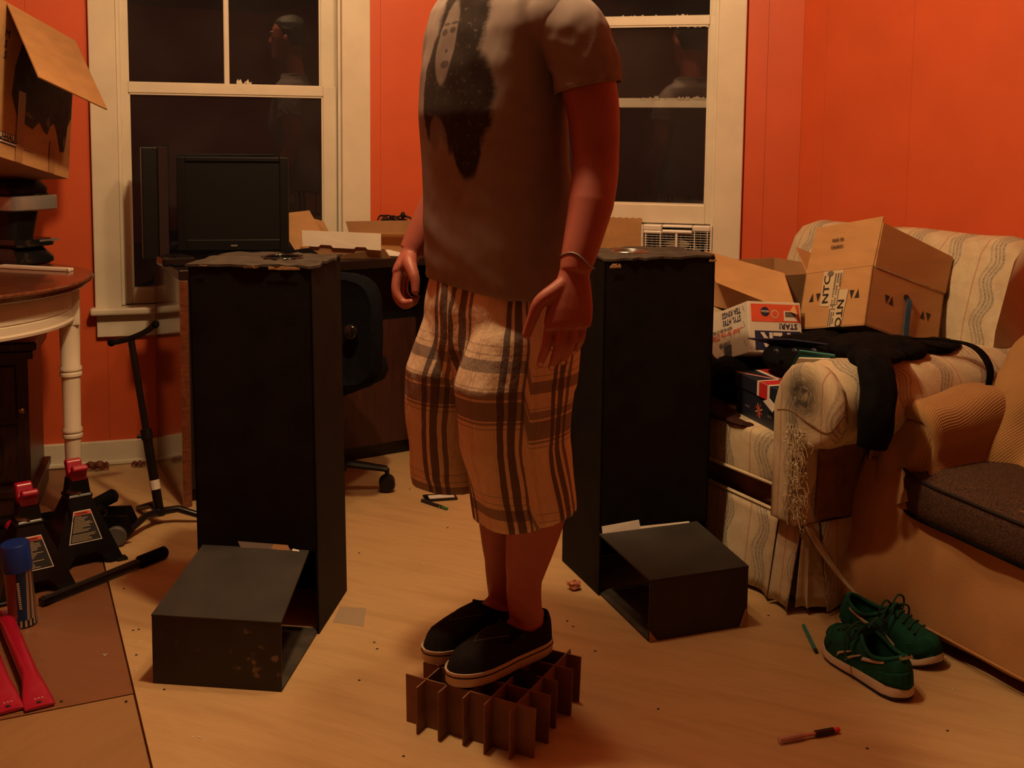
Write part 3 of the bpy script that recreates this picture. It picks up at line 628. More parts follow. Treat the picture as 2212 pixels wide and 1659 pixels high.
# mailer box with raised flaps
bx = thing('cardboard_box', (-0.53, 3.9, DT), 'flat open mailer box with white front flap and brown side flaps on the desk', 'box')
def card(nm, p, m, parent, t=.004):
    p = [V(q) for q in p]; n = (p[1] - p[0]).cross(p[2] - p[0]).normalized(); mb = MB(); mb.slab(p, n * t); return mb.build(nm, m, parent)
bo, bxx = V((-0.66, 3.80, 0)), V((0.88, 0.30, 0)).normalized(); byy = V((-bxx.y, bxx.x, 0))
BP = lambda a, b, z: bo + bxx * a + byy * b + Z * (DT + z)
card('box_bottom', [BP(0, 0, .002), BP(.36, 0, .002), BP(.36, .20, .002), BP(0, .20, .002)], 'cardboard', bx, .003)
card('box_side', [BP(0, .20, .004), BP(.36, .20, .004), BP(.36, .20, .07), BP(0, .20, .07)], 'cardboard', bx)
card('box_side', [BP(.36, 0, .004), BP(.36, 0.006, .05), BP(.36, .20, .05), BP(.36, .20, .004)], 'cardboard', bx)
card('box_side', [BP(0, 0, .004), BP(0, 0.0, .045), BP(0, .20, .045), BP(0, .20, .004)], 'cardboard', bx)
card('flap', [(-0.611, 3.955, 0.892), (-0.334, 4.035, 0.893), (-0.344, 4.04, 0.846), (-0.601, 3.965, 0.851)], 'cardboard_dark', bx)
card('flap', [(-0.772, 3.82, 0.800), (-0.852, 3.83, 0.924), (-0.724, 3.85, 0.939), (-0.655, 3.84, 0.815)], 'cardboard', bx)
card('flap', [(-0.72, 3.90, 0.85), (-0.718, 3.90, 0.905), (-0.684, 3.905, 0.897), (-0.65, 3.905, 0.83)], 'cardboard', bx)
wf = [(-0.730, 3.755, 0.821), (-0.675, 3.757, 0.8185), (-0.668, 3.757, 0.826), (-0.632, 3.758, 0.824), (-0.625, 3.758, 0.8155), (-0.552, 3.761, 0.812), (-0.545, 3.761, 0.819), (-0.512, 3.763, 0.818), (-0.505, 3.763, 0.810), (-0.458, 3.765, 0.807), (-0.458, 3.765, 0.866), (-0.733, 3.755, 0.876)]
card('front_flap', wf, 'white_card', bx)
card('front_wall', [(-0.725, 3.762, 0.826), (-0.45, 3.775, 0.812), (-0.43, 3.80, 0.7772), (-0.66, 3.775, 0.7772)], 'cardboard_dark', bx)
mb = MB(); pp = [(-0.469, 3.85, 0.812), (-0.444, 3.862, 0.816), (-0.398, 3.856, 0.806), (-0.404, 3.835, 0.797), (-0.469, 3.835, 0.799)]; mb.slab([V(q) - Z * .018 for q in pp], Z * .002)
tag(mb.build('paper_slip', 'paper'), 'curled white paper slip lying in the open mailer box', 'paper')
cb = thing('cable_bundle', (-0.45, 4.13, DT), 'black tangled cables and plugs heaped behind the mailer box against the orange wall', 'cables')
mb = MB()
for k in range(9): mb.tube([V((-.455 + (.062 - .002 * k) * math.cos(t), 4.128 + .020 * math.sin(t) + .006 * math.sin(k), DT + .006 + .0125 * k + .004 * math.sin(3 * t + k))) for t in [2 * math.pi * j / 28 for j in range(28)]], .0068, 6, closed=True)
mb.build('coil', 'black_plastic', cb, smooth=60)['kind'] = 'stuff'
rnd = random.Random(5); mb = MB()
for k in range(8):
    p0 = V((-.515 + .014 * k, 4.125, DT + .110)); mb.tube(smoothpath([p0, p0 + V((rnd.uniform(-.01, .02), .006, .016)), p0 + V((rnd.uniform(.01, .04), 0, rnd.uniform(.004, .016))), p0 + V((.05, .006, -.012)), V((-.400 + .004 * k, 4.13, DT + .07))], 4), .0030, 6)
mb.build('cable', 'black_plastic', cb, smooth=60)['kind'] = 'stuff'
mb = MB(); mb.ball((-.418, 4.122, .905), (.010, .009, .014), 10, 6); mb.tube([(-.418, 4.122, .90), (-.43, 4.125, DT + .08)], .006, 8); mb.build('plug', 'black_plastic', cb, smooth=60)

# corrugated board and box fan in the raised window
mb = MB()
c0, c1, n = -0.80, -0.383, 150
rings = []
pts0 = [WB(c0 + (c1 - c0) * i / n, -0.016 + 0.0009 * math.sin(i * 1.9), 0) for i in range(n + 1)]
vs = [p + Z * .583 for p in pts0] + [p + Z * (.902 + .002 * math.sin(i * .7)) for i, p in enumerate(pts0)] + [p + NB * -.003 + Z * .583 for p in pts0] + [p + NB * -.003 + Z * .901 for p in pts0]; k = n + 1
fs = [(i, i + 1, k + i + 1, k + i) for i in range(n)] + [(2 * k + i, 3 * k + i, 3 * k + i + 1, 2 * k + i + 1) for i in range(n)] + [(k + i, k + i + 1, 3 * k + i + 1, 3 * k + i) for i in range(n)]
mb.add(vs, fs); tag(mb.build('cardboard_sheet', 'cardboard'), 'sheet of ribbed brown cardboard filling the raised window beside the white fan', 'cardboard')
fan = thing('box_fan', WB(-0.245, 0, .583), 'small white box fan with a barred grille set in the raised right window', 'fan')
f0, f1, fz0, fz1 = -0.380, -0.113, 0.5835, 0.882
mb = MB()
for a, b, z0, z1 in ((f0, f0 + .008, fz0, fz1), (f1 - .008, f1, fz0, fz1), (f0 + .008, f1 - .008, fz0, fz0 + .02)): wbox(mb, WB, a, b, -.06, .028, z0, z1)
for a, b, z0, z1, o1 in ((f0 + .008, f0 + .078, fz1 - .022, fz1, .028), (f1 - .075, f1 - .008, fz1 - .020, fz1, .028), (f0 + .078, f1 - .075, fz1 - .010, fz1, .022), (f0 + .078, f1 - .075, fz1 - .030, fz1 - .018, .030)): wbox(mb, WB, a, b, -.06, o1, z0, z1)
wbox(mb, WB, f0 + .008, f0 + .078, .018, .026, fz1 - .034, fz1 - .022)
mb.build('housing', 'fan_white', fan, bevel=.005)
gr = MB()
for k in range(28): wbox(gr, WB, f0 + .008, f1 - .008, .020, .0225, fz0 + .026 + k * .0092, fz0 + .0276 + k * .0092)
gr.build('grille_bar', 'fan_white', fan)['kind'] = 'stuff'
gr = MB()
for c in (f0 + .016, f0 + .071, f1 - .068, f1 - .020): wbox(gr, WB, c, c + .003, .018, .0235, fz0 + .02, fz1 - .02)
wbox(gr, WB, (f0 + f1) / 2 - .004, (f0 + f1) / 2 + .004, .019, .026, fz0 + .02, fz1 - .028); gr.build('grille_post', 'fan_white', fan)
fc = WB((f0 + f1) / 2, -.02, fz0 + .137)
mb = MB(); mb.lathe([(.03, -.015), (.03, .015), (.001, .02)], fc, 20, 0, NB); mb.build('hub', 'fan_white', fan, smooth=50)
for k in range(5):
    th = 2 * math.pi * k / 5 + .35
    def blade(u, v, th=th):
        r = .028 + .078 * u; a = th + (v - .5) * (0.75 + .35 * u); return fc + DB * (r * math.cos(a)) + Z * (r * math.sin(a)) + NB * ((v - .5) * -.035 + .004 * u)
    mb = MB(); mb.grid(blade, 6, 6); mb.build('blade', 'fan_blade', fan, smooth=80, solid=.002)
gr = MB()
for k in range(14): wbox(gr, WB, f0 + .008, f1 - .008, -.058, -.056, fz0 + .026 + k * .0176, fz0 + .029 + k * .0176)
for k in range(14): wbox(gr, WB, f0 + .012 + k * .0185, f0 + .015 + k * .0185, -.055, -.053, fz0 + .02, fz1 - .02)
gr.build('rear_grille', 'fan_white', fan)['kind'] = 'stuff'

# ---------------------------------------------------------------- office chair
oc = thing('office_chair', (-0.66, 3.555, 0), 'black office chair with rounded back behind the left tower', 'chair')
pc = V((-0.66, 3.555, 0)); cf = V((0.35, 0.94, 0)).normalized(); cr_ = V((cf.y, -cf.x, 0))
def rrect(c, ax, ay, a, b, e=.45, n=28): return ell(c, ax * a, ay * b, n, e)
bc = V((-0.585, 3.34, .60))
rings = [rrect(bc + cf * d + Z * 0, cr_, Z, .20 * s, .185 * s) for d, s in ((-.02, .80), (-.028, .9), (-.012, .99), (.012, 1.0), (.026, .93), (.03, .85))]
mb = MB(); mb.loft(rings); mb.build('backrest', 'navy_fabric', oc, smooth=50)
mb = MB(); mb.obox(bc - cr_ * .035 - cf * .045 - Z * .26, cr_ * .07, cf * .02, Z * .30); mb.build('back_bracket', 'black_plastic', oc, bevel=.006)
mb = MB(); mb.lathe([(.018, -.012), (.024, -.006), (.024, .006), (.018, .012)], bc + cr_ * .12 - cf * .047 + Z * .01, 16, 0, cf); mb.build('adjuster_knob', 'black_gloss', oc, smooth=50)
rings = [rrect(pc + Z * z - cf * .02, cr_, cf, .225 * s, .215 * s) for z, s in ((.385, .86), (.392, .96), (.42, 1), (.455, .97), (.468, .88))]
mb = MB(); mb.loft(rings); mb.build('seat', 'navy_fabric', oc, smooth=50)
mb = MB(); mb.lathe([(.028, .10), (.028, .24), (.018, .24), (.018, .384)], pc, 16); mb.build('gas_post', 'black_plastic', oc, smooth=50)
for k in range(5):
    th = R_(8 + 72 * k); dd = V((math.cos(th), math.sin(th), 0)); e = pc + dd * .245
    mb = MB(); mb.tube([pc + Z * .105, pc + dd * .12 + Z * .100, e + Z * .078], [.026, .021, .016], 8, flat=.7); b = mb.build('base_arm', 'black_plastic', oc, smooth=60)
    mb = MB(); sd = V((-dd.y, dd.x, 0))
    for s in (-1, 1): mb.lathe([(.004, -.011), (.024, -.011), (.0275, -.004), (.0275, .004), (.022, .011), (.003, .011)], e + sd * s * .015 + Z * .0285, 16, 0, sd)
    mb.tube([e + Z * .03, e + Z * .08], .008, 8); mb.build('caster', 'black_plastic', b, smooth=50)

# ---------------------------------------------------------------- left: round table, printer, moving box
T = V((-1.755, 3.15, 0))
rt_ = thing('round_table', T, 'round table with reddish wood top and white turned legs by the left wall', 'table')
mb = MB(); mb.lathe([(.001, .738), (.455, .738), (.470, .742), (.478, .750), (.480, .756), (.490, .760), (.492, .766), (.488, .771), (.470, .772), (.001, .772)], T, 72); mb.build('tabletop', 'table_wood', rt_, smooth=35)

n = 72; mb2 = MB(); mb2.loft([[T + V((math.cos(2 * math.pi * j / n) * r, math.sin(2 * math.pi * j / n) * r, z)) for j in range(n)] for r, z in ((.405, .634), (.434, .634), (.436, .642), (.430, .647), (.429, .668), (.426, .670), (.426, .673), (.429, .675), (.429, .737), (.405, .737))], caps=False, closed=True)
mb2.build('apron', 'white_trim', rt_, smooth=35)
for k in range(4):
    th = R_(20 + 90 * k); dd = V((math.cos(th), math.sin(th), 0)); c = T + dd * .418
    mb = MB(); mb.box(c + Z * .676, (.062, .062, .118), 0, th); lg = mb.build('leg_block', 'white_trim', rt_, bevel=.004)
    prof = [(.012, .001), (.017, .004), (.0225, .08), (.0245, .245), (.024, .258), (.030, .264), (.030, .272), (.025, .277), (.030, .282), (.030, .290), (.0255, .296), (.0275, .44), (.027, .452), (.033, .458), (.033, .466), (.0285, .471), (.033, .476), (.033, .484), (.0285, .490), (.030, .60), (.031, .617)]
    mb = MB(); mb.lathe(prof, c, 24); mb.build('leg', 'white_trim', rt_, smooth=40)
# white strip on the table
mb = MB(); a, b = V((-1.640, 3.425, .7726)), V((-1.388, 3.352, .7726)); d_ = (b - a).normalized(); e_ = V((-d_.y, d_.x, 0)); mb.slab([a, b, b + e_ * .030, a + e_ * .030], Z * .010)
ws = mb.build('plastic_strip', 'white_card', bevel=.002); tag(ws, 'long flat white plastic strip lying on the round table edge', 'strip')
mb = MB(); mb.tube([b + e_ * .0 + Z * .010, b + d_ * .006 + Z * .007, b + d_ * .008 + Z * .003, b + d_ * .003 + Z * .0012], .0026, 8); mb.build('hook_end', 'white_card', ws, smooth=50)
# printer: scanner lid, body, paper tray
pr = thing('printer', (-1.72, 3.57, .7725), 'silver and black printer on the round table under the moving box', 'printer')
po = V((-1.585, 3.44, 0)); px_, py_ = V((-.925, .38, 0)).normalized(), V((.38, .925, 0)).normalized()
PP = lambda a, b, z: po + px_ * a + py_ * b + Z * z
def rr(a0, a1, b0, b1, z, r=.03, k=5):
    out = []
    for cx, cy, s in ((a0 + r, b0 + r, 180), (a1 - r, b0 + r, 270), (a1 - r, b1 - r, 0), (a0 + r, b1 - r, 90)):
        for i in range(k + 1): t = R_(s + 90 * i / k); out.append(PP(cx + r * math.cos(t), cy + r * math.sin(t), z))
    return out
mb = MB(); mb.loft([rr(.006, .325, .006, .187, .950), rr(0, .33, 0, .192, .955), rr(0, .33, 0, .192, .996), rr(.003, .327, .003, .189, 1.000)]); mb.build('scanner_lid', 'silver_plastic', pr, smooth=40)
mb = MB(); mb.loft([rr(.016, .315, .014, .178, 1.0002), rr(.018, .312, .016, .176, 1.0045)]); mb.build('lid_top', 'black_gloss', pr, smooth=40)
mb = MB(); mb.loft([rr(.03, .31, .02, .18, 1.0047), rr(.03, .31, .02, .18, 1.024), rr(.05, .30, .04, .17, 1.048)]); mb.build('document_feeder', 'black_plastic', pr, smooth=40)
mb = MB(); mb.loft([rr(.055, .315, .03, .135, .845), rr(.045, .32, .03, .155, .949)]); mb.build('body', 'black_plastic', pr, smooth=40)
mb = MB(); mb.loft([rr(.0, .33, .02, .170, .834), rr(.0, .33, .015, .175, .842), rr(.01, .33, .025, .170, .857)]); mb.build('output_tray', 'black_gloss', pr, smooth=40)
mb = MB(); mb.loft([rr(.01, .32, .02, .165, .7735), rr(.0, .33, .01, .172, .781), rr(.0, .33, .01, .172, .795), rr(.03, .31, .03, .15, .833)]); mb.build('base', 'black_gloss', pr, smooth=40)
mb = MB(); mb.obox(PP(.004, .10, .846), px_ * .002, py_ * .08, Z * .008); mb.build('badge', 'silver_plastic', pr)
# moving box
uo = V((-1.52, 3.2, 1.134)); ux, uy, uz = V((.137, .968, -.209)).normalized(), V((-.991, .132, -.036)).normalized(), V((-.008, .212, .977)).normalized()
UP = lambda a, c, b=0: uo + ux * a + uz * c + uy * b
mvb = thing('moving_box', UP(.13, 0, .15), 'brown printed moving box with an open flap tilted on top of the printer', 'box')
def cardn(nm, p, m, parent, t=.004): return card(nm, p, m, parent, t)
def hexa(nm, P, a0, a1, c0, c1, b0, b1, m, parent):
    mb = MB(); mb.obox(P(a0, c0, b0), P(a1, c0, b0) - P(a0, c0, b0), P(a0, c1, b0) - P(a0, c0, b0), P(a0, c0, b1) - P(a0, c0, b0), m=0); return mb.build(nm, m, parent)
A_, B_, Ht = -.16, .385, .47
hexa('box_side', UP, A_, B_, 0, Ht, 0, .004, 'cardboard', mvb); hexa('box_side', UP, A_, B_, 0, Ht, .30, .304, 'cardboard', mvb)
hexa('box_side', UP, A_, A_ + .004, 0, Ht, .004, .30, 'cardboard', mvb); hexa('box_side', UP, B_ - .004, B_, 0, Ht, .004, .30, 'cardboard', mvb)
hexa('box_bottom', UP, A_ + .004, B_ - .004, 0, .004, .004, .30, 'cardboard_dark', mvb)
cardn('flap', [UP(.0, Ht), UP(B_, Ht), V((-1.268, 3.40, 1.279)), V((-1.326, 3.05, 1.359))], 'cardboard', mvb)
cardn('flap', [UP(A_, Ht, .304), UP(B_, Ht, .304), UP(B_, Ht + .1, .45), UP(A_, Ht + .1, .45)], 'cardboard', mvb)
cardn('flap', [UP(B_ + .001, Ht, .01), UP(B_ + .001, Ht, .29), UP(B_ + .022, Ht - .24, .28), UP(B_ + .022, Ht - .24, .02)], 'cardboard_dark', mvb)
mb = MB()
pic = [(.06, .29), (.05, .20), (.08, .14), (.13, .125), (.165, .118), (.20, .150), (.225, .128), (.245, .118), (.262, .15), (.285, .165), (.305, .13), (.325, .078), (.345, .082), (.352, .11), (.36, .17), (.378, .20), (.380, .36), (.10, .40)]
mb.slab([UP(a, c, -.0012) for a, c in pic], -uy * .0008); mb.build('printed_picture', mat('black_brown_print', (.030, .016, .013), .6, .6, 30), mvb)
for pts in ([(.10, .16), (.14, .147), (.17, .150), (.14, .165)], [(.232, .15), (.25, .135), (.258, .16), (.243, .18)], [(.335, .10), (.346, .098), (.348, .13), (.338, .13)]):
    mb = MB(); mb.slab([UP(a, c, -.0022) for a, c in pts], -uy * .0006); mb.build('printed_detail', 'ink_soft', mvb)
hexa('label_plate', UP, -.020, .092, .043, .077, -.0020, -.0012, 'ink', mvb); hexa('label_face', UP, -.017, .089, .056, .075, -.0027, -.0021, 'white_ink', mvb); hexa('label_stripe', UP, -.017, .089, .046, .051, -.0027, -.0021, 'white_ink', mvb)
lettering('U-HAUL', .026, mvb, 'ink', UP(-.006, .0565, -.0029), ux, uz, bold=.0006, sx=1.0)
M['tape_brown'] = mat('brown_tape', (.40, .20, .085), .3, .05)
hexa('tape_strip', UP, .080, .118, .0, .22, -.0034, -.0028, 'tape_brown', mvb); hexa('tape_strip', UP, .262, .295, .0, .10, -.0034, -.0028, 'tape_brown', mvb)
for i, tx in enumerate(('M', 'S', 'S')): lettering(tx, .034, mvb, 'ink', UP(-.006, .365 - i * .034, -.0015), ux, uz, shear=.2)
hexa('printed_line', UP, .125, .175, .045, .0465, -.0018, -.0012, 'ink_soft', mvb)
# cabinet under the table
cb_ = thing('wooden_cabinet', V((-1.72, 3.48, 0)), 'dark carved wooden cabinet standing beneath the round table', 'cabinet')
co = V((-1.515, 3.335, 0)); CP = lambda a, b, z: co - DA * a - NA * b + Z * z
def cbx(nm, a0, a1, b0, b1, z0, z1, bev=.003, parent=cb_, m='dark_wood'):
    mb = MB(); mb.obox(CP(a0, b0, z0), -DA * (a1 - a0), -NA * (b1 - b0), Z * (z1 - z0)); return mb.build(nm, m, parent, bevel=bev)
cbx('body', 0, .55, 0, .34, .06, .50); cbx('plinth', -.012, .562, -.012, .35, .001, .06); cbx('plinth_moulding', -.02, .57, -.02, .35, .06, .085)
cbx('crown', -.018, .568, -.018, .35, .500, .525); cbx('top', -.03, .58, -.03, .36, .528, .556, .006)
for z0, z1 in ((.11, .29), (.31, .48)):
    dr = cbx('drawer', .035, .515, -.012, 0, z0, z1, .004); cbx('drawer_panel', .08, .47, -.020, -.012, z0 + .035, z1 - .035, .004, dr)
    mb = MB(); mb.ball(CP(.018 if z0 > .2 else .27, -.024, z0 + .03 if z0 > .2 else z0 + .09), .010, 12, 8); mb.build('knob', mat('brass', (.45, .28, .10), .35, .1, metal=1.0), dr, smooth=60)

# ---------------------------------------------------------------- jack stands, trolley jack, handle, can, red legs, tripod
def warn_label(t, P, w0, w1, h):
    """trapezoid label on a face: P(u, v) -> point, width w0 at the bottom, w1 at the top"""
    n = (P(1, 0) - P(0, 0)).cross(P(0, 1) - P(0, 0)).normalized()
    def trap(nm, s, off, m, v0=0.0, v1=1.0, ins=0.0):
        W_ = lambda v: (w0 + (w1 - w0) * v) / 2 - ins
        mb = MB(); mb.slab([P(-W_(v0), v0 * h) + n * off, P(W_(v0), v0 * h) + n * off, P(W_(v1), v1 * h) + n * off, P(-W_(v1), v1 * h) + n * off], n * .0004); return mb.build(nm, m, s)
    lb = trap('warning_label', t, .0006, 'white_ink')
    trap('label_ground', lb, .0012, 'ink', .03, .97, .0022); trap('label_header', lb, .0018, 'orange_ink', .86, .97, .0025)
    W_ = lambda v: (w0 + (w1 - w0) * v) / 2
    mb = MB()
    for k in range(17):
        v = .07 + k * .046
        if k in (5,): continue
        ww = W_(v) - .006; e = ww * random.uniform(-.2, .95)
        mb.slab([P(-ww, v * h) + n * .0018, P(e, v * h) + n * .0018, P(e, (v + .016) * h) + n * .0018, P(-ww, (v + .016) * h) + n * .0018], n * .0003)
    mb.build('label_text_line', 'tape_clear', lb)['kind'] = 'stuff'
    lettering('WARNING', .0085, lb, 'ink', P(-w1 * .42, .885 * h) + n * .0024, P(1, 0) - P(0, 0), P(0, 1) - P(0, 0), bold=.0002, sx=.8)
def jack_stand(c, rot, H, label):
    c = V(c); t = thing('jack_stand', c, label, 'jack stand', 'black jack stands with red saddles')
    ex, ey = V((math.cos(rot), math.sin(rot), 0)), V((-math.sin(rot), math.cos(rot), 0)); zt = H - .085; w0, w1 = .098, .030
    for k in range(4):
        th = rot + k * math.pi / 2; nx = V((math.cos(th), math.sin(th), 0)); tx = V((-nx.y, nx.x, 0))
        def S(u, z): w_ = w0 + (w1 - w0) * z / zt; return c + nx * w_ + tx * u + Z * z
        q = [S(-w0, .001), S(-w0 + .040, .001), S(-.03, .036), S(.03, .036), S(w0 - .040, .001), S(w0, .001), S(w1, zt), S(-w1, zt)]
        mb = MB(); mb.slab(q, nx * -.004); f = mb.build('side_plate', 'black_iron', t)
        if k == 0: side = (S, nx, tx)
    for s in (-1, 1):
        for r in (-1, 1): mb = MB(); mb.box(c + ex * s * w0 * .93 + ey * r * w0 * .93 + Z * .004, (.028, .028, .006), 0, rot); mb.build('foot_plate', 'black_iron', t)
    mb = MB(); mb.loft([[c + (ex * a + ey * b) * s + Z * z for a, b in ((-1, -1), (1, -1), (1, 1), (-1, 1))] for z, s in ((zt - .01, .031), (zt + .004, .036), (zt + .008, .030), (zt + .052, .025))]); mb.build('neck', 'black_iron', t, bevel=.003)
    mb = MB(); mb.box(c + Z * (zt + .056), (.036, .022, .024), 0, rot); mb.build('ratchet_bar', 'black_iron', t)
    prof = [(-.026, -.012), (.026, -.012), (.034, .016), (.046, .034), (.040, .046), (.024, .046), (.006, .014), (-.006, .014), (-.020, .050), (-.040, .052), (-.048, .036), (-.034, .014)]
    mb = MB(); p0 = [c + ex * a - ey * .021 + Z * (H - .030 + b * .8) for a, b in prof]; mb.slab(p0, ey * .042); mb.build('saddle', 'red_plastic', t, bevel=.004)
    mb = MB(); a = c + ex * .034 + ey * .0 + Z * (zt + .018); mb.tube([c + ex * .02 - ey * .03 + Z * (zt + .02), c + ex * .05 - ey * .035 + Z * (zt + .026), c + ex * .10 - ey * .02 + Z * (zt + .034)], .005, 8); mb.build('release_lever', 'steel', t, smooth=50)
    S, nx, tx = side
    sl = (S(0, zt) - S(0, 0)).normalized(); o = S(0, zt * .36)
    return t, o + tx * .0, tx, sl
for c, rot, H, lab in (((-1.228, 2.985, 0), R_(-52), .268, 'black jack stand with a red saddle, rear of the two, by the white table leg'), ((-1.282, 2.79, 0), R_(-52), .262, 'black jack stand with a red saddle, directly behind the blue capped can')):
    t, o, tx, sl = jack_stand(c, rot, H, lab)
    warn_label(t, lambda u, v, o=o, tx=tx, sl=sl: o + tx * u + sl * v, .090, .046, .088)
tj = thing('floor_jack', (-1.33, 3.08, 0), 'black trolley jack with grey wheel and padded handle grip behind the jack stands', 'jack')
ja, jb = V((-1.62, 3.02, 0)), V((-1.11, 3.125, 0)); jd = (jb - ja).normalized(); jn = V((-jd.y, jd.x, 0))
for s in (-.045, .045):
    mb = MB(); q = [ja + jn * s + Z * z + jd * x for x, z in ((0, .02), (.50, .02), (.52, .04), (.50, .088), (.34, .092), (.10, .06), (0, .05))]; mb.slab(q, jn * .006); mb.build('side_rail', 'black_iron', tj)
for x, s in ((.47, -.052), (.47, .058), (.05, -.052), (.05, .058)):
    mb = MB(); mb.lathe([(.005, -.01), (.027, -.01), (.030, -.005), (.030, .005), (.027, .01), (.005, .01)], ja + jd * x + jn * s + Z * .0305, 18, 0, jn); mb.build('wheel', 'grey_rubber', tj, smooth=50)
mb = MB(); p = ja + jd * .40 + Z * .075; mb.tube([p, p + jd * .03 + Z * .025], .019, 12); mb.build('handle_socket', 'black_iron', tj, smooth=50)
mb = MB(); p = V((-1.245, 3.14, .095)); q = V((-1.178, 3.155, .128)); d3 = (q - p); mb.tube([p, p + d3 * .03, p + d3 * .9, q], [.015, .020, .021, .012], 14); mb.tube([p - d3 * .5, p], .008, 8); mb.build('handle_grip', 'black_fabric', tj, smooth=50)
mb = MB(); mb.tube([ja + jd * .06 + Z * .06, ja + jd * .25 + Z * .085], .022, 12); mb.build('lift_arm', 'black_iron', tj, smooth=50)
mb = MB(); mb.lathe([(.001, 0), (.034, 0), (.038, .008), (.034, .016), (.001, .014)], V((-1.395, 2.985, .085)), 20); mb.tube([V((-1.395, 2.985, .085)), V((-1.395, 3.03, .06))], .012, 8); mb.build('lift_pad', 'red_plastic', tj, smooth=50)
hp = thing('steel_bar', (-1.08, 2.82, 0), 'black steel jack handle bar with rubber grip lying on the floor', 'bar')
a, b = V((-1.192, 2.655, .0125)), V((-.978, 2.985, .0185)); d3 = (b - a)
mb = MB(); mb.tube([a, a + d3 * .78], .0115, 12); mb.build('bar', 'black_iron', hp, smooth=50)
mb = MB(); mb.tube([a + d3 * .76, a + d3 * .77, a + d3 * .985, b], [.014, .0175, .0175, .012], 14); mb.build('grip', 'black_fabric', hp, smooth=50)
mb = MB(); mb.tube([a + d3 * .02, a + d3 * .06], .0135, 10); mb.box(a + d3 * .06 + Z * .0, (.014, .026, .012)); mb.build('collar', 'black_iron', hp)
# spray can
def can_mat():
    m, nt, bs = newmat('printed_can'); (u, v, k), vec = attr(nt)
    c = ramp(nt, frac(nt, u, 1.0), [(0, (.16, .05, .03)), (.20, (.20, .075, .045)), (.335, (.012, .045, .13)), (.44, (.40, .28, .20)), (.47, (.10, .05, .04)), (.50, (.42, .30, .22)), (.54, (.10, .05, .04)), (.57, (.34, .24, .18)), (.61, (.12, .06, .04)), (.66, (.18, .07, .05))], 'CONSTANT')
    chk = ramp(nt, frac(nt, u, .055), [(0, (.02, .015, .015)), (.5, (.45, .36, .28))], 'CONSTANT')
    c = mixc(nt, ramp(nt, v, [(0, 1), (.017, 0)], 'CONSTANT'), c, chk)
    lk(nt, c, bs.inputs['Base Color']); bs.inputs['Metallic'].default_value = .4; bs.inputs['Roughness'].default_value = .3; return m
M['can'] = can_mat(); cc = V((-1.193, 2.560, 0)); lean = V((-.012, -.01, .21)).normalized()
ca = thing('spray_can', cc, 'aerosol spray can with a blue cap and checkered bottom band standing left', 'can')
mb = MB(); mb.lathe([(.028, .001), (.0325, .002), (.0335, .005), (.032, .007), (.032, .138), (.0335, .141), (.031, .146), (.024, .158), (.001, .158)], cc, 40, 0, lean)
def canpat(p):
    d_ = p - cc; return ((math.atan2(d_.y, d_.x) / (2 * math.pi) + 1.58) % 1.0, p.z, 0)
mb.build('can_body', 'can', ca, smooth=40, pat=canpat)
mb = MB(); mb.lathe([(.0345, .142), (.0345, .150), (.034, .205), (.031, .209), (.001, .2095)], cc, 40, 0, lean); mb.build('cap', 'blue_cap', ca, smooth=40)
mb = MB()
for k in range(12):
    th = R_(-74); z = .05 + k * .0058; p = cc + V((math.cos(th), math.sin(th), 0)) * .0325 + lean * z; tt = V((-math.sin(th), math.cos(th), 0)); mb.slab([p, p + tt * .006, p + tt * .006 + Z * .0036, p + Z * .0036], V((math.cos(th), math.sin(th), 0)) * .0004)
mb.build('label_lettering', 'tape_clear', ca)['kind'] = 'stuff'
# flat-ended red tubes
def red_leg(end, far, label):
    end, far = V(end), V(far); t = thing('red_tube', (end + far) / 2 - Z * .019, label, 'metal tube', 'red enamelled tubes on the floor')
    d_ = (far - end).normalized(); s_ = V((-d_.y, d_.x, 0)); up_ = s_.cross(d_) * -1
    if up_.z < 0: up_ = -up_
    rings = []
    for x, wv, hv, dz in ((0, .030, .003, -.014), (.02, .030, .003, -.014), (.035, .0295, .004, -.013), (.06, .026, .010, -.008), (.09, .021, .016, -.002), (.12, .018, .018, 0), (.42, .018, .018, 0), (.45, .021, .015, -.002), (.49, .03, .004, -.012), (.54, .03, .003, -.014)):
        rings.append(ell(end + d_ * x + Z * (dz), s_ * wv, up_ * hv, 20, .8))
    mb = MB(); mb.loft(rings); mb.build('tube', 'red_plastic', t, smooth=50)
    for x in (.017, .52):
        mb = MB(); mb.lathe([(.0055, 0), (.0055, .0006), (.001, .0006)], end + d_ * x + Z * (-.0108), 14); mb.build('bolt_hole', 'ink', t)
    mb = MB()
    for k in range(3): mb.slab([end + d_ * (.028 + .001 * k) + s_ * (-.012 + k * .007) + Z * -.0096, end + d_ * .032 + s_ * (-.007 + k * .007) + Z * -.0093, end + d_ * .034 + s_ * (-.009 + k * .007) + Z * -.0091], Z * .0006)
    mb.build('paint_chip', 'white_ink', t)['kind'] = 'stuff'
red_leg((-.978, 2.160, .019), (-1.240, 2.560, .019), 'red metal tube with flattened end, right one of the pair at the left corner')
red_leg((-1.035, 2.142, .019), (-1.252, 2.472, .019), 'red metal tube with flattened end, leftmost of the pair cut by the frame')
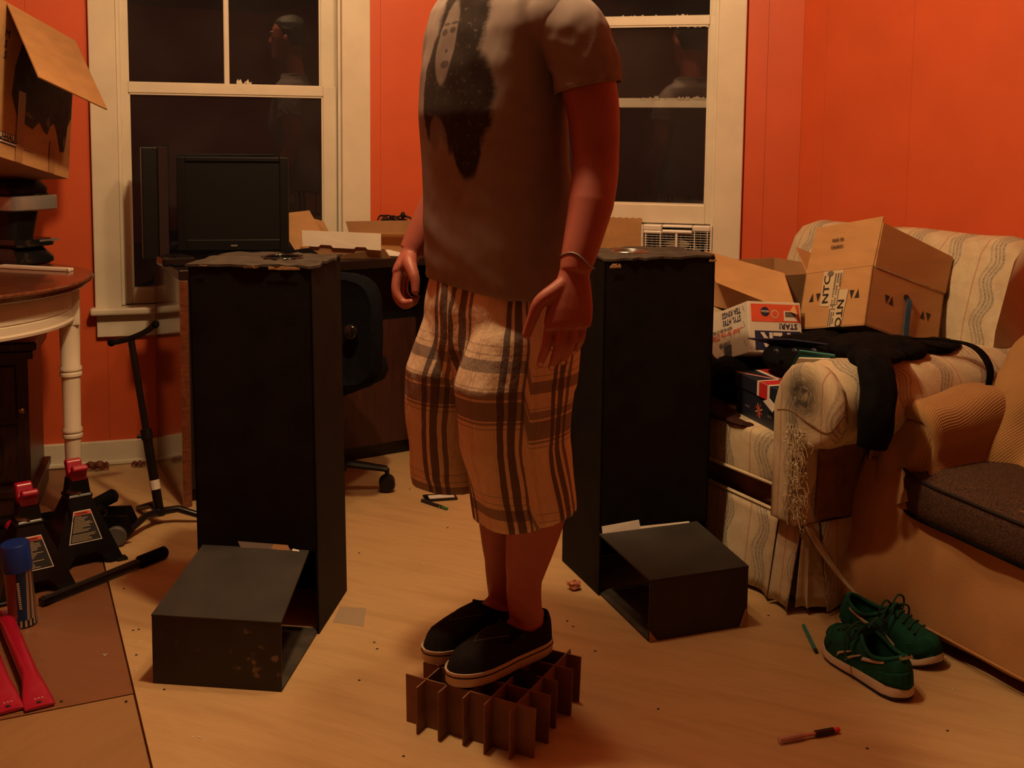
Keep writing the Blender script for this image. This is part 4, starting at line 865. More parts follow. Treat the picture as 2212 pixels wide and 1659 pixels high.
# tripod stand
ts = thing('tripod_stand', (-1.083, 3.251, 0), 'black metal stand with padded crossbar and spread legs beside the left tower', 'stand')
j0 = V((-1.083, 3.251, .040)); tp = V((-1.188, 3.335, .560)); d3 = tp - j0; at = lambda t: j0 + d3 * t
mb = MB(); mb.tube([at(0), at(.46)], .0145, 12); mb.build('lower_post', 'black_iron', ts, smooth=50)
mb = MB(); mb.tube([at(.42), at(1.0)], .0105, 12); mb.build('upper_post', 'black_iron', ts, smooth=50)
mb = MB(); mb.tube([at(.42), at(.48)], .0175, 12); mb.tube([at(.44), at(.44) + V((-.028, -.01, 0))], .006, 8); mb.build('clamp_collar', 'black_plastic', ts, smooth=50)
mb = MB(); mb.tube([at(.13), at(.185)], .0152, 14); mb.build('barcode_label', 'white_card', ts, smooth=50)
mb = MB(); bar = [V((-1.250, 3.335, .553)), V((-1.232, 3.335, .556)), V((-1.19, 3.335, .567)), V((-1.15, 3.337, .584)), V((-1.124, 3.338, .602)), V((-1.112, 3.338, .612))]; mb.tube(smoothpath(bar, 4), .0095, 10); cbx_ = mb.build('crossbar', 'black_iron', ts, smooth=50)
for p in (bar[0], bar[-1]): mb = MB(); mb.ball(p, .0125, 12, 8); mb.build('end_pad', 'black_fabric', cbx_, smooth=60)
mb = MB(); mb.lathe([(.001, -.012), (.018, -.010), (.021, 0), (.018, .010), (.001, .012)], j0, 14); mb.build('hub', 'black_iron', ts, smooth=50)
for e in ((-1.150, 3.07, .009), (-.925, 3.275, .009), (-1.19, 3.37, .009)):
    e = V(e); mb = MB(); mb.tube([j0, j0 + (e - j0) * .35 + Z * .018, e], [.012, .011, .009], 10); mb.build('leg', 'black_iron', ts, smooth=60)
# dry leaves along the baseboard
for i, (x, y, s, lab) in enumerate(((-1.665, 3.715, .9, 'dry curled brown leaf at the baseboard beside the cabinet'), (-1.478, 3.775, 1.0, 'dry brown leaf on the floor along the baseboard right of the table leg'), (-1.345, 3.82, .6, 'tiny dry leaf at the baseboard near the tripod stand'))):
    mb = MB()
    def lf(u, v, x=x, y=y, s=s): 
        a = (u - .5) * .085 * s; wv = math.sin(math.pi * min(max(u, .02), .98)) * .028 * s * (1 + .35 * math.sin(u * 22)); return V((x + a, y + (v - .5) * 2 * wv * .8, .004 + .022 * s * abs(v - .5) * 2 + .008 * math.sin(u * 9) ** 2))
    mb.grid(lf, 14, 6); tag(mb.build('dry_leaf', 'leaf', solid=.001), lab, 'leaf')

# ---------------------------------------------------------------- sofa (local frame: a along its length away from us, b towards the wall, z up)
S0, E1, E2 = V((.753, 2.656, 0)), V((-.45, .893, 0)), V((.893, .45, 0))
SF = lambda p: S0 + E1 * p[0] + E2 * p[1] + Z * p[2]
INV = lambda p: V(((p - S0).dot(E1), (p - S0).dot(E2), p.z))
sofa = thing('sofa', SF((.6, .4, 0)), 'cream striped worn sofa with a frayed rolled arm, piled with boxes', 'sofa')
def pf(p):   # stripes along the length
    q = INV(p); return (q.x + .055, q.z + q.y * .8, 0)
def pf_stain(p):
    q = INV(p); d2 = (q.x + .015) ** 2 + (q.z - .575) ** 2; return (q.x + .055, q.z + q.y * .3, min(1, 1.4 * math.exp(-d2 / .0034)))
def pb(p):
    q = INV(p); return (q.y + .02, q.z + q.x, 0)
def wob(p, s=9, a=.006): 
    return V((noise.noise(V(p) * s), noise.noise(V(p) * s + V((7, 0, 0))), noise.noise(V(p) * s + V((0, 9, 0))))) * a
def rbox(a0, a1, b0, b1, z0, z1, nx=10, e=.28, bulge=.02, wobs=.006, n=40):
    """soft cushion as stacked superellipse rings"""
    ca, cb2, ra, rb = (a0 + a1) / 2, (b0 + b1) / 2, (a1 - a0) / 2, (b1 - b0) / 2; rings = []
    for t, s in ((0, .80), (.03, .95), (.12, .995), (.3, 1.0 + bulge * .5), (.5, 1 + bulge), (.7, 1.0 + bulge * .5), (.88, .995), (.97, .95), (1.0, .80), (1.03, .4), (1.035, .05)):
        z = z0 + (z1 - z0) * t; ring = []
        for p in ell((ca, cb2, z), (ra * (1 - (1 - s) * .25) if s > .5 else ra * s, 0, 0), (0, rb * (1 - (1 - s) * .25) if s > .5 else rb * s, 0), n, e): ring.append(p + wob(p, 7, wobs))
        rings.append(ring)
    mb = MB(SF); mb.loft(rings); return mb
mb = MB(SF); mb.obox((.01, .02, .02), (.77, 0, 0), (0, .78, 0), (0, 0, .27)); mb.build('frame', 'sofa_under', sofa)
mb = rbox(.095, .675, -.022, .60, .296, .437); mb.build('seat_cushion', 'sofa', sofa, smooth=70, pat=pf)
mb = MB(SF); mb.tube([(.10, -.020, .312), (.3, -.025, .310), (.5, -.027, .310), (.67, -.02, .312)], .0045, 6); mb.build('cushion_piping', 'thread', sofa, smooth=60)
mb = MB(SF); mb.tube([(.0, -.004, .238), (.3, -.006, .237), (.5, -.006, .237), (.79, -.004, .238)], .005, 6); mb.build('skirt_piping', 'thread', sofa, smooth=60)
def skirt(nm, a0, a1, front=True, ph=0.0):
    mb = MB(SF); nu, nv = max(6, int((a1 - a0) / .02)), 8
    def fn(u, v):
        s = a0 + (a1 - a0) * u; z = .236 - .222 * v; o = .004 + .020 * v + .007 * v * math.sin(s * 26 + ph) + .004 * v * math.sin(s * 61 + ph * 2)
        edge = min(u, 1 - u); o += .012 * v * math.exp(-edge * 14)
        return V((s, -o, z)) if front else V((-o, s, z))
    mb.grid(fn, nu, nv); return mb.build(nm, 'sofa', sofa, smooth=60, solid=.004, pat=pf if front else pb)
skirt('skirt_panel', .014, .092, True, .4); skirt('skirt_panel', .100, .79, True, 1.1); skirt('skirt_panel', .045, .80, False, 2.0)
mb = MB(SF); mb.grid(lambda u, v: V((.012 - .030 * u * v - .004, -.004 * (1 - u) + .05 * u - .016 * v * (1 - u), .234 - .215 * v)) + V((.006 * v * math.sin(u * 12), .012 * v * math.sin(u * 9), 0)), 8, 8); mb.build('pleat', 'sofa', sofa, smooth=60, solid=.003, pat=lambda p: (.02, p.z, .15))
mb = MB(SF); mb.grid(lambda u, v: V((-.008 - .12 * u ** 1.3 + .004 * v, -.012 + .085 * u + .040 * v * (1 - u * .8) + .05 * u * u, .236 - .215 * u - .02 * v * (1 - u))), 14, 4); mb.build('loose_strip', 'sofa', sofa, smooth=60, solid=.004, pat=lambda p: (.02, p.z, 0))
# near arm: rolled profile in (a, z), extruded along b
def arm_prof(s=1.0, grow=0.0):
    q = [(.006, .235), (.098, .235), (.100, .40), (.100, .53)]
    cx, cz, r = -.026, .548, .112 * s
    for t in range(25, 232, 14): q.append((cx + (r + grow) * math.cos(R_(t)) * (1.06 if t < 90 else 1.0), cz + (r + grow) * math.sin(R_(t))))
    q += [(-.070, .452), (-.020, .440), (.004, .425)]
    return q
rings = []
for i in range(15):
    b = -.006 + .70 * i / 14; s = (.93 if i == 0 else 1.0) - .06 * (i / 14); ring = []
    for a, z in arm_prof(s):
        p = V((a, b, z + .006 * math.sin(i * 1.3) * (z > .5))); ring.append(p + wob(p, 14, .007))
    rings.append(ring)
mb = MB(SF); mb.loft(rings); mb.build('arm', 'sofa', sofa, smooth=70, pat=pb)
rings = []
for b, s, g, k in ((-.004, 1, -.004, 1), (-.022, 1.0, .002, 1), (-.034, 1, -.002, .96), (-.042, 1, 0, .86), (-.044, 1, 0, .70), (-.045, 1, 0, .52), (-.045, 1, 0, .34), (-.044, 1, 0, .18), (-.044, 1, 0, .03)):
    ring = []
    for a, z in arm_prof(s, g):
        tt = max(0, min(1, (z - .34) / .20)); c = V((.048 - .053 * tt, b, min(max(z, .28), .53))); p = V((a, b, z)); p = c + (p - c) * k; p.y = b; ring.append(p + wob(p, 22, .007))
    rings.append(ring)
mb = MB(SF); mb.loft(rings); mb.build('arm_front', 'sofa', sofa, smooth=70, pat=pf_stain)
mb = MB(SF); mb.tube(smoothpath([(-.145, -.03, .555), (-.11, -.042, .505), (-.05, -.046, .512), (.02, -.045, .530), (.075, -.042, .520)], 5), .0022, 6); mb.build('seam', 'sofa_under', sofa, smooth=60)
mb = MB(SF); rnd = random.Random(3)
for k in range(130):
    p = V((rnd.gauss(-.004, .016), -.044 + rnd.uniform(-.004, .004), rnd.uniform(.27, .50))); d1 = V((rnd.uniform(-.035, .015), rnd.uniform(-.018, -.002), rnd.uniform(-.03, .02)))
    mb.tube(smoothpath([p, p + d1 * .5 + V((0, -.006, rnd.uniform(-.01, .01))), p + d1, p + d1 + V((rnd.uniform(-.01, .01), 0, -.02))], 3), .0009, 4)
mb.build('frayed_thread', 'thread', sofa)['kind'] = 'stuff'
mb = MB(SF)
for k in range(26):
    p = V((rnd.gauss(-.006, .014), -.043, .27 + k * .008)); [mb.ball(p + V((rnd.gauss(0, .008), rnd.uniform(-.002, .002), rnd.gauss(0, .006))), (rnd.uniform(.002, .006), .002, rnd.uniform(.002, .007)), 6, 4) for q_ in range(3)]
mb.build('exposed_stuffing', 'thread', sofa, smooth=60)['kind'] = 'stuff'
mb = MB(SF); mb.grid(lambda u, v: V((-.001, .03 + .76 * u, .245 + .19 * v)), 6, 3); mb.build('side_panel', 'sofa_under', sofa, solid=.006)
rings = []
for i in range(13):
    b = -.02 + .72 * i / 12
    rings.append([V((.755 - (a - .03) * 1.0, b, z)) for a, z in arm_prof()])
mb = MB(SF); mb.loft(rings); mb.build('arm', 'sofa', sofa, smooth=70, pat=pb)
# back
rings = []; n = 26
for i in range(n + 1):
    a = -.045 + .875 * i / n; e = min(i, n - i); s = 1.0 if e > 1 else (.97 if e == 1 else .90); dv = .010 * math.sin(a * 9)
    prof = [(.60, .24), (.585, .42), (.575, .55), (.590, .70), (.625, .82), (.655, .895), (.69, .930), (.73, .940), (.775, .925), (.80, .87), (.815, .6), (.82, .24)]
    cxx, czz = .71, .58; rings.append([V((a, cxx + (b - cxx) * s + dv * (b < .62), czz + (z - czz) * (s * .5 + .5))) + wob((a, b, z), 6, .008) for b, z in prof])
mb = MB(SF); mb.loft(rings); mb.build('back', 'sofa', sofa, smooth=70, pat=pf)

# ---------------------------------------------------------------- armchair in a tan throw, brown cushion on it
ac = thing('armchair', SF((-.5, .5, 0)), 'armchair covered with a tan corduroy throw at the right edge', 'armchair')
def fold(p, s=5.0, a=.012): return noise.noise(V(p) * s) * a
def cover(u, v):      # front sheet from the seat edge down to the hem
    a = -.015 - .92 * u; z = .40 - .372 * v
    fl = math.exp(-u * 16) * v ** 1.2
    b = .175 - .040 * v - .018 * v * math.sin(u * 9 + .5) - .02 * fl; a += .062 * fl + .012 * math.exp(-u * 9) * math.sin(v * 3)
    b += -.014 * math.exp(-((u - .09) / .022) ** 2) * v + fold((a, z, .3), 7, .014)
    z += .012 * v * math.sin(u * 7 + 1) + .035 * v * u
    return V((a, b, z))
mb = MB(SF); mb.grid(cover, 60, 26); mb.build('front_cover', 'tan_cover', ac, smooth=70, solid=.005)
mb = MB(SF)
def sidec(u, v):
    a = -.015; b = .175 + .60 * u; z = .40 - .37 * v; a += .062 * v ** 1.2 * math.exp(-u * 5) * .9 - .004 + fold((b, z, 3), 8, .012) * (1 - math.exp(-u * 10)) * .4; b -= .055 * v * math.exp(-u * 14); return V((min(a, .05 if u < .04 else -.001 if u > .12 else .05), b, z))
mb.grid(sidec, 20, 16); mb.build('side_cover', 'tan_cover', ac, smooth=70, solid=.005)
mb = MB(SF); mb.tube([(-.25, .135, .052), (-.5, .128, .052), (-.93, .12, .052)], .003, 6); mb.build('hem', 'tan_cover', ac)
mb = MB(SF); mb.obox((-.90, .22, .06), (.86, 0, 0), (0, .55, 0), (0, 0, .29)); mb.build('seat_frame', 'sofa_under', ac)
for a, b in ((-.06, .24), (-.85, .24), (-.06, .74), (-.85, .74)):
    mb = MB(SF); mb.obox((a - .02, b, .001), (.04, 0, 0), (0, .04, 0), (0, 0, .06)); mb.build('leg', 'dark_wood', ac)
def crib(p):
    q = INV(p); return (q.z * .9 + q.x * .8 + .06 * math.sin(q.y * 9), q.y, 0)
APATH = [(.004, .03), (-.006, .14), (-.014, .26), (-.022, .38), (-.034, .47), (-.050, .530), (-.078, .560), (-.12, .570), (-.17, .570), (-.206, .558), (-.228, .525), (-.234, .48), (-.233, .43), (-.246, .395), (-.28, .385)]
def arm_ring(b, k, n=72):
    ring = []; P_ = smoothpath([V((a, 0, z)) for a, z in APATH], 6); cz, cx = .40, -.13
    rise = .055 * max(0, min(1, (b - .25) / .5)) ** 1.3
    for q in P_:
        a = cx + (q.x - cx) * (1 - .12 * k); z = q.z - .040 * k * max(0, (q.z - .35) / .2) + rise * max(0, min(1, (q.z - .40) / .12))
        a += (fold((a, b * .5, z), 6, .008)); bb = b + fold((z * 1.5, b, a), 9, .010)
        z += .006 * math.sin(b * 22 + a * 12 + 1.0) * max(0, min(1, (q.z - .42) / .1)) - .010 * math.exp(-((b - .50 - .5 * (a + .13)) / .05) ** 2) * (q.z > .45)
        ring.append(V((a, bb, z)))
    return ring
def crib2(p):
    q = INV(p); return (q.z * .55 - q.x * 1.0 + .015 * math.sin(q.y * 9), q.y, 0)
rings = [[V((p.x, .205, min(p.z, .50))) * .999 for p in arm_ring(.20, 1.0)]] + [arm_ring(b, k) for b, k in ((.186, 1.0), (.178, .8), (.180, .5), (.190, .22), (.205, .06), (.23, 0), (.26, 0), (.30, 0), (.34, 0), (.38, 0), (.42, 0), (.45, 0), (.48, 0), (.51, 0), (.54, 0), (.58, 0), (.63, 0), (.70, 0), (.79, 0))]
mb = MB(SF); vs_ = [p for r in rings for p in r]; nn_ = len(rings[0])
mb.add(vs_, [(j * nn_ + i, j * nn_ + i + 1, (j + 1) * nn_ + i + 1, (j + 1) * nn_ + i) for j in range(len(rings) - 1) for i in range(nn_ - 1)])
cum = []
for r in rings:
    l = 0
    for i, p in enumerate(r):
        if i: l += math.hypot(p.x - r[i - 1].x, p.z - r[i - 1].z)
        cum.append(l + .18 * p.y + .010 * math.sin(p.y * 13))
itc = iter(cum); mb.build('arm_throw', 'corduroy', ac, smooth=180, solid=.005, pat=lambda p: (next(itc), p.z, 0))
def arm_front(u, v):
    top = arm_ring(.186, 1.0); q = top[int(u * (len(top) - 1))]; cx = -.13; a = q.x + (cx - q.x) * v; z = q.z + (.30 - q.z) * v
    return V((a, q.y + (-.020 * math.sin(v * 2.2) + .008 * math.sin(a * 70 + z * 12) + fold((a, 1, z), 11, .012)) * min(1, v * 4), z))
mb = MB(SF); mb.grid(arm_front, 60, 12); mb.build('arm_front', 'corduroy', ac, smooth=180, solid=.005, pat=lambda p: (INV(p).x * 1.0 + INV(p).z * .25, p.z, 0))
rings = []
for i in range(15):
    a = -.16 - .78 * i / 14; rings.append([V((a + fold((a, b, z), 6, .01), b + fold((a, b, z), 5, .05) + (.06 if i == 0 else .02 if i == 1 else 0) * (1 if b < .6 else -1), z + fold((z, a, b), 6, .03))) for b, z in [(.50, .40), (.50, .5), (.52, .62), (.55, .74), (.60, .80), (.68, .82), (.76, .78), (.79, .6), (.80, .1), (.74, .1)]])
mb = MB(SF); mb.loft(rings); mb.build('back_throw', 'corduroy', ac, smooth=80, sub=1, pat=lambda p: (INV(p).x, p.z, 0))
def drape(u, v):      # diagonal fold of the throw running from the back down to the seat
    a = -.19 - .10 * v + .09 * u; b = .58 - .22 * u; z = .74 - .30 * u - .02 * v; p = V((a - .12 * v, b + .02 * math.sin(v * 9), z + .045 * math.sin(v * 7.0) * (1 - .4 * u) + .02 * math.sin(u * 5)))
    return p + V((fold(p, 10, .02), fold(p + V((3, 0, 0)), 10, .02), 0))
mb = MB(SF); mb.grid(drape, 26, 22); mb.build('throw_fold', 'corduroy', ac, smooth=80, solid=.006, pat=lambda p: (p.z * .7 + INV(p).x, p.z, 0))
# brown tweed cushion lying on the seat
rings = []
ca, cb_2, ra, rb = -.50, .385, .395, .250
for z, s in ((.292, .93), (.302, .985), (.335, 1.0), (.372, 1.0), (.392, .985), (.398, .955), (.418, .80), (.428, .45), (.430, .04)):
    ring = []
    for p in ell((ca, cb_2, z), (ra * s, 0, 0), (0, rb * s, 0), 64, .36):
        tilt = .035 * (p.x + .125); ring.append(V((p.x, p.y, p.z + tilt + .0)) + wob(p, 6, .006))
    rings.append(ring)
def SFz(p): return SF((p[0], p[1], p[2] + .004))
mb = MB(SFz); mb.loft(rings); cu = mb.build('tweed_cushion', 'tweed', smooth=70); tag(cu, 'dark brown tweed seat cushion lying loose on the tan armchair', 'cushion')
mb = MB(SFz); mb.tube([V((p.x, p.y, .396 + .035 * (p.x + .125))) + wob(p, 6, .006) for p in ell((ca, cb_2, .392), (ra * .992, 0, 0), (0, rb * .992, 0), 64, .36)], .0038, 6, closed=True); mb.build('welt', mat('black_welt', (.012, .008, .007), .9, .2), cu, smooth=60)
mb = MB(SFz); mb.tube([V((p.x, p.y, .302 + .035 * (p.x + .125))) + wob(p, 6, .006) for p in ell((ca, cb_2, .30), (ra * .992, 0, 0), (0, rb * .992, 0), 64, .36)], .005, 6, closed=True); mb.build('welt', 'black_fabric', cu, smooth=60)

# ---------------------------------------------------------------- boxes and clothes on the sofa
# open carton with taped label and strap
no = V((.953, 2.88, .71)); nx, ny, nz_ = V((.865, .381, -.326)).normalized(), V((-.458, .865, -.203)).normalized(), V((.205, .325, .923)).normalized()
NP = lambda a, c, b=0: no + nx * a + ny * b + nz_ * c           # right face: a, c
NL = lambda b, c, a=0: no + nx * a + ny * b + nz_ * c           # left face: b, c
nb_ = thing('cardboard_box', NP(.14, 0, .13), 'open brown carton with taped label, cut vent triangles and blue strap on the sofa arm', 'box')
W_, D_, H_ = .278, .263, .169
def plate(nm, P, a0, a1, c0, c1, m, parent, off=0.0, t=.004):
    p = [P(a0, c0, off), P(a1, c0, off), P(a1, c1, off), P(a0, c1, off)]; mb = MB(); nn = P(0, 0, 1) - P(0, 0, 0); mb.slab(p, nn * t); return mb.build(nm, m, parent)
plate('box_side', NP, 0, W_, 0, H_, 'cardboard', nb_); plate('box_side', NL, 0, D_, 0, H_, 'cardboard', nb_)
plate('box_side', NP, 0, W_, 0, H_, 'cardboard', nb_, D_ - .004); plate('box_side', NL, 0, D_, 0, H_, 'cardboard', nb_, W_ - .004)
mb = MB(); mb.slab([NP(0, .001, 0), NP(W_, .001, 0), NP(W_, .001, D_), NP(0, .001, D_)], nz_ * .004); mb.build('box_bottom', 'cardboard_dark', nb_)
card('flap', [NL(.001, H_ + .001), NL(D_, H_ + .001), NL(D_ - .001, .316, .012), NL(.000, .316, .012)], 'cardboard', nb_)
card('flap', [NP(.004, H_ + .001), NP(W_, H_ + .001), NP(W_ + .008, .280, -.004), NP(.010, .296, -.002)], 'cardboard', nb_)
card('flap', [NL(.004, H_, W_ + .001), NL(D_, H_, W_ + .001), NL(D_ - .01, .255, W_ + .06), NL(.01, .255, W_ + .06)], 'cardboard', nb_)
card('flap', [NP(.004, H_, D_), NP(W_, H_, D_), NP(W_, .26, D_ + .07), NP(.004, .26, D_ + .07)], 'cardboard', nb_)
tp1 = card('tape_label', [NL(.182, .064, -.0008), NL(.138, .060, -.0008), NL(.106, .168, -.0008), NL(.187, .168, -.0008)][::-1] if False else [NL(.183, .064, -.0010), NL(.120, .060, -.0010), NL(.108, .168, -.0010), NL(.186, .168, -.0010)], 'tape_clear', nb_, .0005)
tp2 = card('tape_label', [NL(.142, .001, -.0020), NL(.088, .001, -.0020), NL(.078, .108, -.0020), NL(.145, .108, -.0020)], 'tape_clear', nb_, .0005)
lettering('NTC', .033, tp1, 'ink', NL(.152, .070, -.0024), nz_ + ny * .06, ny, bold=.0004, sx=1.25)
mb = MB(); mb.slab([NL(.157 + .012 * math.cos(t), .160 + .012 * math.sin(t) * (.7 if t > math.pi else 0.6), -.0030) for t in [2 * math.pi * k / 16 for k in range(16)]], -nx * .0004); mb.build('printed_logo', 'ink_soft', tp1)
lettering('NTO', .033, tp2, 'ink', NL(.110, .080, -.0034), -nz_, -ny, bold=.0004, sx=1.15)
mb = MB(); rnd = random.Random(9)
for r in range(3):
    for k in range(16):
        c0 = .064 + k * .006; 
        if rnd.random() < .85: mb.slab([NL(.138 - r * .010, c0, -.0026), NL(.1325 - r * .010, c0, -.0026), NL(.1325 - r * .010, c0 + .0042, -.0026), NL(.138 - r * .010, c0 + .0042, -.0026)], -nx * .0003)
        c1 = .004 + k * .0058
        if c1 < .066 and rnd.random() < .9: mb.slab([NL(.140 - r * .008, c1, -.0036), NL(.1355 - r * .008, c1, -.0036), NL(.1355 - r * .008, c1 + .0042, -.0036), NL(.140 - r * .008, c1 + .0042, -.0036)], -nx * .0003)
mb.build('label_small_print', 'ink_soft', nb_)['kind'] = 'stuff'
def tri(P, pts, off=-.0008):
    mb = MB(); mb.slab([P(a, c, off) for a, c in pts], (P(0, 0, 1) - P(0, 0, 0)) * .0006); mb.build('vent_hole', 'ink', nb_)
for c0, flip in ((.222, 0), (.197, 1), (.066, 1), (.044, 0)):
    s = -1 if flip else 1; tri(NL, [(c0 + .009, .092 - .012 * s), (c0 - .009, .092 - .012 * s), (c0 - .002, .092 + .014 * s)])
for c0, flip in ((.064, 1), (.082, 0), (.204, 0), (.226, 1)):
    s = -1 if flip else 1; yy = .092 if c0 < .1 else .086; tri(NP, [(c0 - .008, yy - .011 * s), (c0 + .009, yy - .011 * s), (c0 + .001, yy + .012 * s)])
mb = MB(); mb.slab([NP(.136 + .011 * math.cos(t), .117 + .008 * math.sin(t), -.001) for t in [2 * math.pi * k / 14 for k in range(14)]], ny * -.0005); mb.build('strap_hole', 'ink', nb_)
mb = MB(); pth = [(.136, .114, .003), (.140, .113, -.005), (.142, .104, -.008), (.143, .07, -.0065), (.145, .03, -.006), (.146, -.01, -.008)]
for o_ in (0,):
    L_ = [NP(a - .0095, c, b) for a, c, b in pth]; R2 = [NP(a + .0095, c, b) for a, c, b in pth]
    mb.loft([[l, r, r - ny * .002, l - ny * .002] for l, r in zip(L_, R2)])
mb.build('strap', 'blue_strap', nb_, smooth=40)
lettering('80/18/08', .0125, nb_, 'ink', NL(.133, .268, .0035), ny, -nz_, bold=.0003); lettering('1004P002', .0125, nb_, 'ink', NL(.127, .246, .0015), ny, -nz_, bold=.0003)
# white printed carton lying upside down
so_ = V((.673, 3.0, .609)); sx_, sy_, sz_ = V((.973, .222, -.06)).normalized(), V((-.229, .921, -.316)).normalized(), V((-.015, .321, .947)).normalized()
RP = lambda a, c, b=0: so_ + sx_ * a + sy_ * b + sz_ * c
LP = lambda b, c, a=0: so_ + sx_ * a + sy_ * b + sz_ * c
wc = thing('printed_carton', RP(.08, 0, .13), 'white printed carton lying upside down with orange and navy panels beside the open brown carton', 'box')
mb = MB(); mb.obox(so_, sx_ * .165, sy_ * .276, sz_ * .147); mb.build('box_body', 'white_card', wc, bevel=.002)
op = plate('orange_panel', RP, .010, .160, .089, .140, 'orange_ink', wc, -.0008, .0004)
nv = plate('navy_panel', RP, .018, .160, .008, .063, 'navy_ink', wc, -.0008, .0004)
def disc(P, a, c, r, m, off, nm): mb = MB(); mb.slab([P(a + r * math.cos(t), c + r * math.sin(t), off) for t in [2 * math.pi * k / 24 for k in range(24)]], (P(0, 0, 1) - P(0, 0, 0)) * -.0003); return mb.build(nm, m, op)
disc(RP, .053, .118, .0135, 'navy_ink', -.0010, 'round_logo'); disc(RP, .083, .112, .0125, 'tape_clear', -.0010, 'round_logo'); disc(RP, .083, .112, .0085, 'orange_ink', -.0014, 'round_logo')
lettering('NCAA', .0085, op, 'white_ink', RP(.0645, .1215, -.0016), -sx_, -sz_, bold=.0003)
plate('framed_badge', RP, .111, .152, .093, .122, 'white_ink', wc, -.0011, .0004); plate('badge_panel', RP, .115, .148, .104, .119, 'ink_soft', wc, -.0016, .0004)
lettering('STAR!', .0205, wc, 'navy_ink', RP(.165, .0845, -.0006), -sx_, -sz_, bold=.0006, align='LEFT', sx=1.12) if False else lettering('STAR!', .022, wc, 'navy_ink', RP(.0935, .0845, -.0008), -sx_, -sz_, bold=.0005, align='RIGHT')
lettering('STARTER', .072, nv, 'white_ink', RP(.030, .059, -.0016), -sx_, -sz_, bold=.002, align='RIGHT', sx=.62) if False else lettering('TER', .060, nv, 'white_ink', RP(.038, .056, -.0016), -sx_, -sz_, bold=.0022, align='RIGHT', sx=1.0)
for tx, sz, b, c, m, sxx in (('TEA KINGS', .024, .044, .137, 'navy_ink', 1.08), ('STYL HT93', .024, .045, .1145, 'navy_ink', 1.08), ('NEW HAVEN CT 06519', .0135, .105, .091, 'ink_soft', 1.1), ('....look for the STAR!', .0235, .030, .0785, 'orange_ink', 1.15), ('STARTER', .0165, .122, .049, 'navy_ink', 1.2)):
    lettering(tx, sz, wc, m, LP(b, c, -.0008), sy_, -sz_, bold=.0004, sx=sxx, shear=.15 if 'look' in tx or tx == 'STARTER' else 0)
mb = MB(); star = [LP(.186 + (.024 if k % 2 == 0 else .010) * math.sin(math.pi * k / 5) , .020 - (.024 if k % 2 == 0 else .010) * math.cos(math.pi * k / 5), -.0016) for k in range(10)]; mb.slab(star, -sx_ * .0003); mb.build('star_logo', 'white_ink', wc)
plate('logo_panel', LP, .118, .168, .002, .038, 'navy_ink', wc, -.0010, .0004)
mb = MB(); star = [LP(.186 + (.027 if k % 2 == 0 else .0118) * math.sin(math.pi * k / 5), .020 - (.027 if k % 2 == 0 else .0118) * math.cos(math.pi * k / 5), -.0010) for k in range(10)]; mb.slab(star, -sx_ * .0003); mb.build('star_outline', 'ink', wc)
for c in (.130, .085, .033):
    mb = MB(); mb.slab([LP(.030, c + .008, -.0012), LP(.0275, c + .008, -.0012), LP(.018, c - .008, -.0012), LP(.0205, c - .008, -.0012)], -sx_ * .001); mb.build('staple', 'steel', wc)
# brown carton behind with its flap hanging
fc_ = thing('flap_carton', SF((.67, .45, .66)), 'brown carton with a wide hanging flap at the far end of the sofa seat', 'box')
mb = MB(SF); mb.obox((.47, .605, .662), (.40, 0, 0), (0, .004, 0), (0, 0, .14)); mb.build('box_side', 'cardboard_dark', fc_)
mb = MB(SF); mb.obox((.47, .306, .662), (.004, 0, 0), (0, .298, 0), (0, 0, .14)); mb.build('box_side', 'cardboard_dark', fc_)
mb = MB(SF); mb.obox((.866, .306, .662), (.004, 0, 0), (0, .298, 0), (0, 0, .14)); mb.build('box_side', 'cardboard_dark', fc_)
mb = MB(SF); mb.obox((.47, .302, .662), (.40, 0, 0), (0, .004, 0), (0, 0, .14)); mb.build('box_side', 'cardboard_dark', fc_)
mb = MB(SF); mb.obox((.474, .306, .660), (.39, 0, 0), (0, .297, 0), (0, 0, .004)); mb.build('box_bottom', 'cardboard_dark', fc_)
mb = MB(SF); mb.slab([V((.855, .30, .838)), V((.466, .30, .808)), V((.318, .225, .712)), V((.690, .225, .757))], V((0, .004, .001))); mb.build('flap', 'cardboard', fc_)
mb = MB(SF)
for a, z in ((.60, .79), (.56, .772), (.57, .765), (.55, .776)): mb.ball((a - .03, .277, z - .005), (.003, .0015, .003), 6, 4)
mb.build('paint_speck', 'white_ink', fc_)['kind'] = 'stuff'
# union flag shoebox
ua, ub = SF((.362, .050, .438)), SF((.100, .000, .438)); ue = (ub - ua).normalized(); uL = (ub - ua).length; uf = V((-ue.y, ue.x, 0)); 
QP = lambda a, b, z: ua + ue * a + uf * b + Z * z
usb = thing('flag_shoebox', QP(uL / 2, .09, 0), 'navy shoebox with a union flag lid tucked behind the torn sofa arm', 'box')
M['navy_card'] = mat('navy_card', (.016, .020, .040), .45, .1)
mb = MB(); mb.obox(QP(.003, .003, 0), ue * (uL - .006), uf * .174, Z * .10); mb.build('box_body', 'navy_card', usb, bevel=.0015)
mb = MB(); mb.obox(QP(0, 0, .076), ue * uL, uf * .18, Z * .040); lid = mb.build('lid', 'navy_card', usb, bevel=.0015)
def band(pts, m, h, nm='flag_stripe'):
    mb = MB(); mb.slab([QP(a, b, .1165 + h) for a, b in pts], Z * .0004); mb.build(nm, m, lid)
Lx, Ly = uL, .18; cx_, cy_ = .60 * Lx, .5 * Ly
